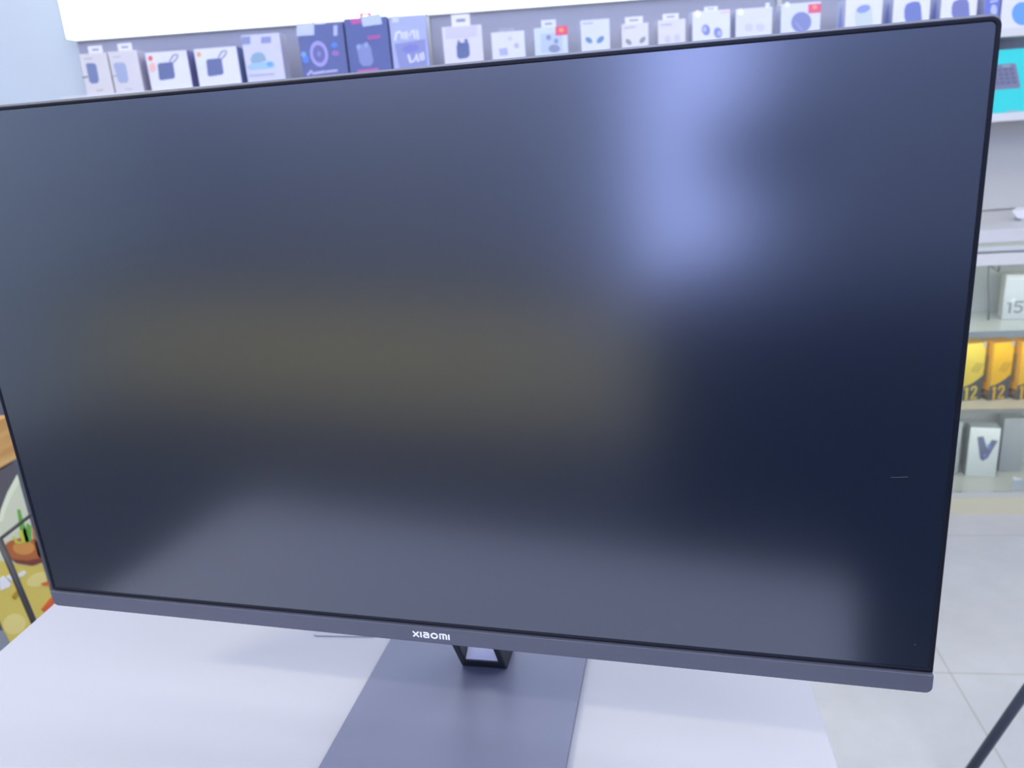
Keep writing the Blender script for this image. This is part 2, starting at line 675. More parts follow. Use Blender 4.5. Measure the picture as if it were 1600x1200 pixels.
 (-0.0211, 0.1381),
 (-0.038, 0.1381)])])], None),
 ('earbud_box', 'box', 'white windowed carton with a wide hang tab and a black earbud case', -1.4836, 0.1041, 0.1028, 0.05, 'DCDAEA', 'C9C8DA', [('inner_window', 'CFCBE0', [('p', [(-0.0446, 0.074),
 (0.0382, 0.074),
 (0.0404, 0.1009),
 (-0.0424, 0.1009)])]),
 ('printed_case', '62729F', [('p', [(-0.0174, 0.0551),
 (-0.0118, 0.0614),
 (0.0137, 0.0629),
 (0.0165, 0.0559),
 (0.0161, 0.0306),
 (0.0089, 0.0244),
 (-0.0116, 0.0225),
 (-0.0179, 0.0281)]),
 ('p', [(-0.0154, 0.0583),
 (-0.011, 0.0715),
 (-0.0037, 0.0574)])]),
 ('printed_bud', '767AA6', [('p', [(0.0139, 0.0663),
 (0.0139, 0.0674),
 (0.0134, 0.0684),
 (0.0127, 0.0694),
 (0.0117, 0.0701),
 (0.0105, 0.0706),
 (0.0092, 0.0709),
 (0.0079, 0.0708),
 (0.0067, 0.0705),
 (0.0056, 0.0699),
 (0.0047, 0.0691),
 (0.0041, 0.0681),
 (0.0039, 0.067),
 (0.0039, 0.0659),
 (0.0044, 0.0649),
 (0.0051, 0.0639),
 (0.0061, 0.0632),
 (0.0073, 0.0627),
 (0.0086, 0.0624),
 (0.0099, 0.0625),
 (0.0111, 0.0628),
 (0.0122, 0.0634),
 (0.0131, 0.0642),
 (0.0137, 0.0652)])]),
 ('lower_panel', 'D6D4E4', [('p', [(-0.0447, 0.0098),
 (-0.0295, 0.0098),
 (-0.0288, 0.0182),
 (-0.0441, 0.0182)])])], (-0.0252, 0.0235, 0.0286, 'E6E6F4')),
 ('earbud_box', 'box', 'small squat white carton with a lilac square print', -1.364, 0.0876, 0.0808, 0.05, 'DDE0F0', 'CACCDC', [('printed_case', 'B0B4E6', [('p', [(-0.0263, 0.0405),
 (-0.0042, 0.0422),
 (-0.002, 0.0235),
 (-0.024, 0.0234)])]),
 ('printed_bud', 'BDBAD2', [('p', [(0.0281, 0.0449),
 (0.0279, 0.0466),
 (0.0274, 0.0483),
 (0.0264, 0.0498),
 (0.0251, 0.0509),
 (0.0235, 0.0517),
 (0.0218, 0.0521),
 (0.02, 0.052),
 (0.0184, 0.0515),
 (0.0169, 0.0505),
 (0.0157, 0.0492),
 (0.015, 0.0476),
 (0.0146, 0.0459),
 (0.0147, 0.0441),
 (0.0153, 0.0425),
 (0.0163, 0.041),
 (0.0176, 0.0398),
 (0.0192, 0.039),
 (0.0209, 0.0387),
 (0.0227, 0.0388),
 (0.0243, 0.0393),
 (0.0258, 0.0403),
 (0.0269, 0.0416),
 (0.0277, 0.0432)])]),
 ('small_print', 'CCCCE4', [('p', [(0.0107, 0.0631),
 (0.0106, 0.0644),
 (0.0102, 0.0656),
 (0.0094, 0.0667),
 (0.0084, 0.0676),
 (0.0073, 0.0682),
 (0.006, 0.0685),
 (0.0046, 0.0684),
 (0.0034, 0.068),
 (0.0023, 0.0673),
 (0.0014, 0.0663),
 (0.0008, 0.0651),
 (0.0006, 0.0638),
 (0.0007, 0.0625),
 (0.0011, 0.0613),
 (0.0018, 0.0601),
 (0.0028, 0.0593),
 (0.004, 0.0587),
 (0.0053, 0.0584),
 (0.0066, 0.0585),
 (0.0079, 0.0589),
 (0.009, 0.0596),
 (0.0098, 0.0606),
 (0.0104, 0.0618)])])], (-0.0218, 0.0185, 0.0084, 'A9AEBB')),
 ('earbud_box', 'box', 'pale carton with one red sticker above grey earbuds', -1.2508, 0.0876, 0.084, 0.05, 'CFDBEE', 'B9C4DA', [('printed_panel', 'BCCAE2', [('p', [(-0.0284, 0.022),
 (0.0289, 0.022),
 (0.0313, 0.0691),
 (-0.0261, 0.0691)])]),
 ('printed_buds', '8A98BC', [('p', [(0.0004, 0.0586),
 (0.0003, 0.0604),
 (-0.0003, 0.0621),
 (-0.0013, 0.0635),
 (-0.0027, 0.0647),
 (-0.0042, 0.0655),
 (-0.006, 0.0659),
 (-0.0077, 0.0658),
 (-0.0094, 0.0652),
 (-0.0108, 0.0643),
 (-0.012, 0.0629),
 (-0.0127, 0.0614),
 (-0.013, 0.0596),
 (-0.0129, 0.0579),
 (-0.0123, 0.0562),
 (-0.0113, 0.0547),
 (-0.01, 0.0536),
 (-0.0084, 0.0528),
 (-0.0066, 0.0524),
 (-0.0049, 0.0525),
 (-0.0032, 0.0531),
 (-0.0018, 0.054),
 (-0.0007, 0.0553),
 (0.0001, 0.0569)]),
 ('p', [(0.0193, 0.0488),
 (0.0192, 0.0505),
 (0.0187, 0.0522),
 (0.0178, 0.0537),
 (0.0167, 0.0548),
 (0.0153, 0.0556),
 (0.0138, 0.056),
 (0.0122, 0.0558),
 (0.0108, 0.0553),
 (0.0095, 0.0543),
 (0.0085, 0.053),
 (0.0078, 0.0514),
 (0.0076, 0.0497),
 (0.0077, 0.0479),
 (0.0082, 0.0462),
 (0.009, 0.0448),
 (0.0102, 0.0436),
 (0.0116, 0.0428),
 (0.0131, 0.0425),
 (0.0146, 0.0426),
 (0.0161, 0.0432),
 (0.0174, 0.0442),
 (0.0184, 0.0455),
 (0.019, 0.0471)])]),
 ('printed_case', '8C98B4', [('p', [(0.0226, 0.03),
 (0.0222, 0.0326),
 (0.0208, 0.0352),
 (0.0185, 0.0374),
 (0.0155, 0.0393),
 (0.0119, 0.0406),
 (0.008, 0.0412),
 (0.004, 0.0412),
 (0.0003, 0.0404),
 (-0.0029, 0.0391),
 (-0.0054, 0.0371),
 (-0.007, 0.0348),
 (-0.0077, 0.0323),
 (-0.0073, 0.0296),
 (-0.0059, 0.0271),
 (-0.0036, 0.0248),
 (-0.0005, 0.023),
 (0.0031, 0.0217),
 (0.007, 0.021),
 (0.0109, 0.0211),
 (0.0146, 0.0218),
 (0.0178, 0.0232),
 (0.0203, 0.0251),
 (0.0219, 0.0274)])]),
 ('red_sticker', 'EA5D78', [('p', [(0.0124, 0.0628),
 (0.0445, 0.0628),
 (0.0456, 0.0846),
 (0.0135, 0.0846)])]),
 ('gold_mark', 'F0A070', [('p', [(0.035, 0.0746),
 (0.0348, 0.0759),
 (0.0342, 0.0772),
 (0.0332, 0.0783),
 (0.0318, 0.0792),
 (0.0302, 0.0799),
 (0.0285, 0.0802),
 (0.0267, 0.0801),
 (0.0251, 0.0797),
 (0.0237, 0.079),
 (0.0225, 0.0781),
 (0.0218, 0.0769),
 (0.0215, 0.0756),
 (0.0217, 0.0743),
 (0.0223, 0.073),
 (0.0233, 0.0719),
 (0.0247, 0.071),
 (0.0262, 0.0704),
 (0.028, 0.0701),
 (0.0297, 0.0701),
 (0.0314, 0.0705),
 (0.0328, 0.0712),
 (0.0339, 0.0722),
 (0.0347, 0.0733)])])], (-0.0235, 0.0151, 0.0185, 'DEE4F4')),
 ('earbud_box', 'box', 'plain white carton with two teal earbuds side by side', -1.1333, 0.0757, 0.0946, 0.05, 'DBDFF2', 'C3C8DE', [('printed_buds', '6E93BA', [('p', [(-0.0097, 0.039),
 (-0.0089, 0.0406),
 (-0.0087, 0.0425),
 (-0.0092, 0.0446),
 (-0.0102, 0.0467),
 (-0.0117, 0.0488),
 (-0.0137, 0.0506),
 (-0.0159, 0.0521),
 (-0.0182, 0.0531),
 (-0.0206, 0.0536),
 (-0.0227, 0.0536),
 (-0.0245, 0.0529),
 (-0.0258, 0.0518),
 (-0.0266, 0.0502),
 (-0.0267, 0.0483),
 (-0.0263, 0.0462),
 (-0.0253, 0.0441),
 (-0.0237, 0.042),
 (-0.0218, 0.0402),
 (-0.0195, 0.0387),
 (-0.0172, 0.0377),
 (-0.0149, 0.0372),
 (-0.0128, 0.0372),
 (-0.011, 0.0379)]),
 ('p', [(0.0219, 0.0517),
 (0.0205, 0.0529),
 (0.0186, 0.0535),
 (0.0162, 0.0536),
 (0.0136, 0.053),
 (0.011, 0.0519),
 (0.0084, 0.0503),
 (0.0062, 0.0483),
 (0.0044, 0.0461),
 (0.0031, 0.0438),
 (0.0025, 0.0416),
 (0.0026, 0.0396),
 (0.0033, 0.0379),
 (0.0047, 0.0367),
 (0.0066, 0.0361),
 (0.009, 0.0361),
 (0.0115, 0.0366),
 (0.0142, 0.0377),
 (0.0167, 0.0393),
 (0.019, 0.0413),
 (0.0208, 0.0435),
 (0.0221, 0.0458),
 (0.0227, 0.048),
 (0.0226, 0.05)])]),
 ('caption', 'B0B4CA', [('l', [(-0.0314, 0.0869),
 (-0.0062, 0.0867)], 0.0034)])], None),
 ('earbud_box', 'box', 'white carton with two olive-grey leaf-shaped earbuds and a hang tab', -1.0286, 0.0707, 0.0783, 0.05, 'DEDDE6', 'C6C6D4', [('printed_buds', '959A9C', [('p', [(-0.0108, 0.0277),
 (-0.01, 0.029),
 (-0.0098, 0.0306),
 (-0.0101, 0.0326),
 (-0.0109, 0.0346),
 (-0.0122, 0.0365),
 (-0.0139, 0.0384),
 (-0.0158, 0.0399),
 (-0.0179, 0.041),
 (-0.0199, 0.0417),
 (-0.0218, 0.0419),
 (-0.0235, 0.0415),
 (-0.0247, 0.0406),
 (-0.0255, 0.0393),
 (-0.0257, 0.0376),
 (-0.0254, 0.0357),
 (-0.0246, 0.0337),
 (-0.0233, 0.0317),
 (-0.0216, 0.0299),
 (-0.0197, 0.0284),
 (-0.0176, 0.0272),
 (-0.0156, 0.0266),
 (-0.0137, 0.0264),
 (-0.012, 0.0268)]),
 ('p', [(0.0266, 0.043),
 (0.0253, 0.0439),
 (0.0236, 0.0444),
 (0.0216, 0.0442),
 (0.0194, 0.0436),
 (0.0173, 0.0424),
 (0.0153, 0.0409),
 (0.0135, 0.039),
 (0.0122, 0.037),
 (0.0113, 0.0349),
 (0.011, 0.0329),
 (0.0112, 0.0312),
 (0.012, 0.0298),
 (0.0133, 0.0289),
 (0.0151, 0.0285),
 (0.0171, 0.0286),
 (0.0192, 0.0292),
 (0.0214, 0.0304),
 (0.0234, 0.0319),
 (0.0251, 0.0338),
 (0.0265, 0.0358),
 (0.0274, 0.0379),
 (0.0277, 0.0399),
 (0.0274, 0.0416)])]),
 ('caption', 'B8B8C4', [('l', [(-0.0288, 0.0686),
 (-0.0002, 0.0699)], 0.0034)])], (-0.0252, 0.0218, 0.0168, 'E6E6F2')),
 ('earbud_box', 'box', 'nearly blank white carton with hang tab, no picture colour', -0.9318, 0.0724, 0.081, 0.05, 'DDDCE6', 'C8C8D6', [('printed_buds', 'CFCBD6', [('p', [(-0.0029, 0.0325),
 (-0.0032, 0.0351),
 (-0.004, 0.0376),
 (-0.0053, 0.0398),
 (-0.007, 0.0415),
 (-0.0091, 0.0427),
 (-0.0112, 0.0432),
 (-0.0134, 0.043),
 (-0.0155, 0.0421),
 (-0.0172, 0.0407),
 (-0.0186, 0.0387),
 (-0.0194, 0.0363),
 (-0.0197, 0.0337),
 (-0.0195, 0.0311),
 (-0.0186, 0.0286),
 (-0.0173, 0.0264),
 (-0.0156, 0.0247),
 (-0.0136, 0.0235),
 (-0.0114, 0.023),
 (-0.0092, 0.0232),
 (-0.0072, 0.024),
 (-0.0054, 0.0255),
 (-0.0041, 0.0275),
 (-0.0032, 0.0299)]),
 ('p', [(0.0223, 0.0339),
 (0.0221, 0.0366),
 (0.0212, 0.0391),
 (0.0199, 0.0412),
 (0.0182, 0.043),
 (0.0162, 0.0441),
 (0.014, 0.0446),
 (0.0118, 0.0445),
 (0.0098, 0.0436),
 (0.008, 0.0421),
 (0.0067, 0.0401),
 (0.0058, 0.0378),
 (0.0055, 0.0352),
 (0.0058, 0.0326),
 (0.0066, 0.0301),
 (0.0079, 0.0279),
 (0.0096, 0.0261),
 (0.0117, 0.025),
 (0.0138, 0.0245),
 (0.016, 0.0247),
 (0.018, 0.0255),
 (0.0198, 0.027),
 (0.0212, 0.029),
 (0.022, 0.0313)])]),
 ('caption', 'B8B8C4', [('l', [(-0.0278, 0.0696),
 (-0.0009, 0.0693)], 0.0034)])], (-0.0227, 0.0193, 0.0151, 'E6E6F2')),
 ('earbud_box', 'box', 'white carton with two violet-blue round earbuds and an orange corner line', -0.8276, 0.099, 0.0956, 0.05, 'E0E4F4', 'C6CAE0', [('printed_buds', '8A92CC', [('p', [(-0.0035, 0.0516),
 (-0.0048, 0.055),
 (-0.0067, 0.058),
 (-0.0091, 0.0604),
 (-0.0118, 0.0621),
 (-0.0147, 0.0629),
 (-0.0176, 0.0628),
 (-0.0202, 0.0619),
 (-0.0224, 0.0601),
 (-0.024, 0.0575),
 (-0.0249, 0.0545),
 (-0.0251, 0.0511),
 (-0.0246, 0.0476),
 (-0.0233, 0.0442),
 (-0.0214, 0.0412),
 (-0.019, 0.0388),
 (-0.0162, 0.0371),
 (-0.0133, 0.0363),
 (-0.0105, 0.0363),
 (-0.0079, 0.0373),
 (-0.0057, 0.0391),
 (-0.0041, 0.0417),
 (-0.0031, 0.0447),
 (-0.0029, 0.0481)]),
 ('p', [(0.0285, 0.0425),
 (0.0272, 0.0459),
 (0.0253, 0.0489),
 (0.0229, 0.0513),
 (0.0201, 0.053),
 (0.0172, 0.0538),
 (0.0144, 0.0537),
 (0.0118, 0.0528),
 (0.0096, 0.0509),
 (0.008, 0.0484),
 (0.0071, 0.0453),
 (0.0069, 0.0419),
 (0.0074, 0.0384),
 (0.0087, 0.0351),
 (0.0106, 0.0321),
 (0.013, 0.0297),
 (0.0158, 0.028),
 (0.0187, 0.0272),
 (0.0215, 0.0272),
 (0.0241, 0.0282),
 (0.0263, 0.03),
 (0.0279, 0.0326),
 (0.0289, 0.0356),
 (0.029, 0.039)])]),
 ('bud_tips', 'B6BEE8', [('p', [(-0.0123, 0.0512),
 (-0.0125, 0.0529),
 (-0.013, 0.0546),
 (-0.0139, 0.056),
 (-0.0149, 0.0572),
 (-0.0161, 0.0579),
 (-0.0174, 0.0583),
 (-0.0187, 0.0581),
 (-0.0199, 0.0575),
 (-0.021, 0.0566),
 (-0.0218, 0.0552),
 (-0.0223, 0.0536),
 (-0.0224, 0.0519),
 (-0.0223, 0.0502),
 (-0.0217, 0.0485),
 (-0.0209, 0.047),
 (-0.0199, 0.0459),
 (-0.0187, 0.0451),
 (-0.0174, 0.0448),
 (-0.016, 0.0449),
 (-0.0148, 0.0455),
 (-0.0138, 0.0465),
 (-0.013, 0.0478),
 (-0.0125, 0.0494)]),
 ('p', [(0.0264, 0.0382),
 (0.0262, 0.0399),
 (0.0257, 0.0416),
 (0.0249, 0.043),
 (0.0238, 0.0442),
 (0.0226, 0.0449),
 (0.0213, 0.0453),
 (0.02, 0.0451),
 (0.0188, 0.0446),
 (0.0177, 0.0436),
 (0.0169, 0.0422),
 (0.0164, 0.0407),
 (0.0163, 0.0389),
 (0.0165, 0.0372),
 (0.017, 0.0355),
 (0.0178, 0.0341),
 (0.0188, 0.0329),
 (0.0201, 0.0322),
 (0.0214, 0.0318),
 (0.0227, 0.032),
 (0.0239, 0.0325),
 (0.0249, 0.0335),
 (0.0257, 0.0349),
 (0.0262, 0.0364)])]),
 ('security_seal', 'F6F8FC', [('p', [(-0.0277, 0.0893),
 (-0.028, 0.0915),
 (-0.0288, 0.0935),
 (-0.0302, 0.0954),
 (-0.0319, 0.0969),
 (-0.034, 0.0978),
 (-0.0361, 0.0983),
 (-0.0383, 0.0982),
 (-0.0403, 0.0975),
 (-0.0421, 0.0963),
 (-0.0434, 0.0946),
 (-0.0442, 0.0927),
 (-0.0445, 0.0905),
 (-0.0442, 0.0883),
 (-0.0433, 0.0862),
 (-0.042, 0.0844),
 (-0.0402, 0.0829),
 (-0.0382, 0.0819),
 (-0.036, 0.0815),
 (-0.0339, 0.0816),
 (-0.0318, 0.0823),
 (-0.0301, 0.0835),
 (-0.0288, 0.0851),
 (-0.028, 0.0871)])]),
 ('orange_line', 'EEC8C4', [('l', [(0.0261, 0.0886),
 (0.0462, 0.0904)], 0.0042)])], (-0.0176, 0.0176, 0.0101, 'E8ECF8')),
 ('earbud_box', 'box', 'white carton with a very faint grey print and bright round seal', -0.7151, 0.0957, 0.0942, 0.05, 'DDE0F2', 'C4C8DC', [('printed_buds', 'CFCFE0', [('p', [(-0.0016, 0.0473),
 (-0.002, 0.0499),
 (-0.0032, 0.0525),
 (-0.0051, 0.0547),
 (-0.0076, 0.0565),
 (-0.0105, 0.0577),
 (-0.0135, 0.0583),
 (-0.0166, 0.0581),
 (-0.0194, 0.0573),
 (-0.0218, 0.0559),
 (-0.0236, 0.054),
 (-0.0247, 0.0516),
 (-0.0251, 0.0491),
 (-0.0246, 0.0464),
 (-0.0234, 0.0439),
 (-0.0215, 0.0417),
 (-0.019, 0.0399),
 (-0.0162, 0.0387),
 (-0.0131, 0.0381),
 (-0.0101, 0.0382),
 (-0.0073, 0.039),
 (-0.0049, 0.0404),
 (-0.003, 0.0424),
 (-0.0019, 0.0447)]),
 ('p', [(0.0287, 0.045),
 (0.0282, 0.0477),
 (0.027, 0.0502),
 (0.0251, 0.0524),
 (0.0226, 0.0542),
 (0.0198, 0.0554),
 (0.0167, 0.056),
 (0.0137, 0.0559),
 (0.0109, 0.0551),
 (0.0085, 0.0537),
 (0.0066, 0.0517),
 (0.0055, 0.0494),
 (0.0052, 0.0468),
 (0.0056, 0.0441),
 (0.0068, 0.0416),
 (0.0088, 0.0394),
 (0.0112, 0.0376),
 (0.0141, 0.0364),
 (0.0171, 0.0358),
 (0.0202, 0.0359),
 (0.023, 0.0367),
 (0.0254, 0.0382),
 (0.0272, 0.0401),
 (0.0284, 0.0424)])]),
 ('security_seal', 'F4F8FA', [('p', [(-0.0275, 0.0862),
 (-0.0279, 0.0884),
 (-0.0287, 0.0904),
 (-0.0301, 0.0923),
 (-0.0319, 0.0938),
 (-0.0339, 0.0947),
 (-0.0361, 0.0952),
 (-0.0383, 0.0951),
 (-0.0403, 0.0944),
 (-0.042, 0.0932),
 (-0.0433, 0.0915),
 (-0.0441, 0.0896),
 (-0.0443, 0.0874),
 (-0.044, 0.0852),
 (-0.0431, 0.0831),
 (-0.0417, 0.0813),
 (-0.04, 0.0798),
 (-0.0379, 0.0788),
 (-0.0358, 0.0784),
 (-0.0336, 0.0785),
 (-0.0316, 0.0792),
 (-0.0299, 0.0804),
 (-0.0286, 0.082),
 (-0.0278, 0.084)])])], (0.0311, 0.0412, 0.0101, 'F0F4FA')),
 ('earbud_box', 'box', 'white carton with a grey-blue round speaker and a red sticker at its corner', -0.592, 0.104, 0.0982, 0.05, 'DBDFF0', 'C0C6DC', [('printed_speaker', '8790C2', [('p', [(0.0267, 0.0584),
 (0.0234, 0.0645),
 (0.0186, 0.0696),
 (0.0126, 0.0735),
 (0.006, 0.0758),
 (-0.001, 0.0765),
 (-0.0078, 0.0754),
 (-0.0139, 0.0727),
 (-0.019, 0.0685),
 (-0.0226, 0.0631),
 (-0.0246, 0.0569),
 (-0.0248, 0.0503),
 (-0.0232, 0.0438),
 (-0.0199, 0.0378),
 (-0.0151, 0.0326),
 (-0.0092, 0.0287),
 (-0.0025, 0.0264),
 (0.0045, 0.0257),
 (0.0112, 0.0268),
 (0.0174, 0.0295),
 (0.0224, 0.0337),
 (0.0261, 0.0391),
 (0.0281, 0.0453),
 (0.0283, 0.0519)])]),
 ('speaker_line', '9AA2D0', [('l', [(-0.0134, 0.0522),
 (0.0058, 0.0307)], 0.0034)]),
 ('red_sticker', 'E8668C', [('p', [(0.0194, 0.0716),
 (0.0529, 0.0716),
 (0.0521, 0.0934),
 (0.0186, 0.0934)])]),
 ('gold_mark', 'F6A47C', [('p', [(0.0415, 0.085),
 (0.0413, 0.0863),
 (0.0407, 0.0876),
 (0.0397, 0.0887),
 (0.0384, 0.0896),
 (0.037, 0.0902),
 (0.0355, 0.0905),
 (0.034, 0.0904),
 (0.0326, 0.09),
 (0.0314, 0.0893),
 (0.0305, 0.0883),
 (0.0299, 0.0872),
 (0.0298, 0.0859),
 (0.03, 0.0846),
 (0.0307, 0.0833),
 (0.0316, 0.0822),
 (0.0329, 0.0813),
 (0.0343, 0.0807),
 (0.0359, 0.0804),
 (0.0374, 0.0804),
 (0.0388, 0.0808),
 (0.04, 0.0816),
 (0.0409, 0.0825),
 (0.0414, 0.0837)])]),
 ('security_seal', 'EEF4FA', [('p', [(-0.0301, 0.0954),
 (-0.0304, 0.0971),
 (-0.0311, 0.0988),
 (-0.0322, 0.1003),
 (-0.0336, 0.1015),
 (-0.0353, 0.1023),
 (-0.037, 0.1026),
 (-0.0388, 0.1025),
 (-0.0404, 0.102),
 (-0.0417, 0.101),
 (-0.0427, 0.0997),
 (-0.0433, 0.0981),
 (-0.0435, 0.0964),
 (-0.0432, 0.0946),
 (-0.0425, 0.093),
 (-0.0414, 0.0915),
 (-0.0399, 0.0903),
 (-0.0383, 0.0895),
 (-0.0365, 0.0892),
 (-0.0348, 0.0893),
 (-0.0332, 0.0898),
 (-0.0319, 0.0908),
 (-0.0308, 0.0921),
 (-0.0302, 0.0937)])])], None),
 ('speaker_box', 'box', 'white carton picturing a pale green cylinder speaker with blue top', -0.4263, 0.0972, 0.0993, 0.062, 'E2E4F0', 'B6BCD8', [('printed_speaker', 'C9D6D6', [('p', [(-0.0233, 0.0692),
 (-0.0005, 0.0792),
 (0.0198, 0.076),
 (0.028, 0.0219),
 (-0.0136, 0.0183),
 (-0.0219, 0.0457)])]),
 ('speaker_top', '8E9ED6', [('p', [(0.0158, 0.0761),
 (0.0144, 0.0783),
 (0.012, 0.0802),
 (0.0086, 0.0815),
 (0.0045, 0.0822),
 (-0.0, 0.0823),
 (-0.0047, 0.0817),
 (-0.0091, 0.0805),
 (-0.0131, 0.0788),
 (-0.0163, 0.0766),
 (-0.0185, 0.0742),
 (-0.0195, 0.0717),
 (-0.0194, 0.0692),
 (-0.018, 0.0669),
 (-0.0155, 0.0651),
 (-0.0121, 0.0638),
 (-0.008, 0.063),
 (-0.0035, 0.0629),
 (0.0011, 0.0635),
 (0.0056, 0.0647),
 (0.0095, 0.0665),
 (0.0127, 0.0686),
 (0.0149, 0.0711),
 (0.016, 0.0736)])])], None),
 ('speaker_box', 'box', 'white carton picturing a navy rounded speaker, between the green and the violet one', -0.3008, 0.0971, 0.0985, 0.062, 'E2E4F2', 'B6BCD8', [('printed_speaker', '7482C0', [('p', [(-0.0191, 0.0631),
 (-0.015, 0.0762),
 (0.0013, 0.0817),
 (0.0181, 0.0804),
 (0.0239, 0.07),
 (0.0303, 0.0294),
 (-0.0115, 0.0292),
 (-0.0178, 0.0463)])])], None),
 ('speaker_box', 'box', 'white carton picturing a dusky violet rounded speaker, left of the blue carton', -0.1761, 0.0955, 0.0962, 0.062, 'E2E4F2', 'B6BCD8', [('printed_speaker', '7A80B8', [('p', [(-0.0193, 0.0609),
 (-0.0155, 0.074),
 (0.0007, 0.0795),
 (0.0192, 0.0781),
 (0.0252, 0.0676),
 (0.0322, 0.027),
 (-0.0078, 0.0267),
 (-0.0177, 0.0441)])])], None),
 ('cable_box', 'box', 'slim blue carton with white marks beside the white blue-circle carton', -0.088, 0.0399, 0.0934, 0.062, '6E7CCB', 'B4B8D4', [('white_mark', 'B9C2EA', [('p', [(0.0133, 0.0457),
 (0.0126, 0.0492),
 (0.0115, 0.0525),
 (0.0098, 0.0554),
 (0.0079, 0.0576),
 (0.0057, 0.0591),
 (0.0035, 0.0598),
 (0.0014, 0.0595),
 (-0.0005, 0.0583),
 (-0.002, 0.0563),
 (-0.0031, 0.0536),
 (-0.0036, 0.0504),
 (-0.0035, 0.0469),
 (-0.0029, 0.0434),
 (-0.0017, 0.0401),
 (-0.0001, 0.0372),
 (0.0019, 0.035),
 (0.0041, 0.0335),
 (0.0063, 0.0329),
 (0.0084, 0.0332),
 (0.0103, 0.0343),
 (0.0118, 0.0364),
 (0.0129, 0.039),
 (0.0134, 0.0422)]),
 ('l', [(-0.0056, 0.0671),
 (0.0108, 0.0692)], 0.005)])], None),
 ('speaker_box', 'box', 'large white carton with a bright blue circle at the right shelf end', -0.0075, 0.1106, 0.091, 0.09, 'E0E2F2', 'C4C6DC', [('printed_circle', '6AA0EE', [('p', [(0.0303, 0.0304),
 (0.0284, 0.0379),
 (0.0248, 0.045),
 (0.0196, 0.0513),
 (0.0131, 0.0562),
 (0.0059, 0.0596),
 (-0.0016, 0.0611),
 (-0.0089, 0.0607),
 (-0.0154, 0.0584),
 (-0.0208, 0.0543),
 (-0.0247, 0.0487),
 (-0.0268, 0.042),
 (-0.0269, 0.0347),
 (-0.0251, 0.0272),
 (-0.0214, 0.0201),
 (-0.0162, 0.0139),
 (-0.0098, 0.0089),
 (-0.0025, 0.0055),
 (0.005, 0.004),
 (0.0122, 0.0044),
 (0.0188, 0.0068),
 (0.0242, 0.0109),
 (0.0281, 0.0164),
 (0.0301, 0.0231)])])], None)]
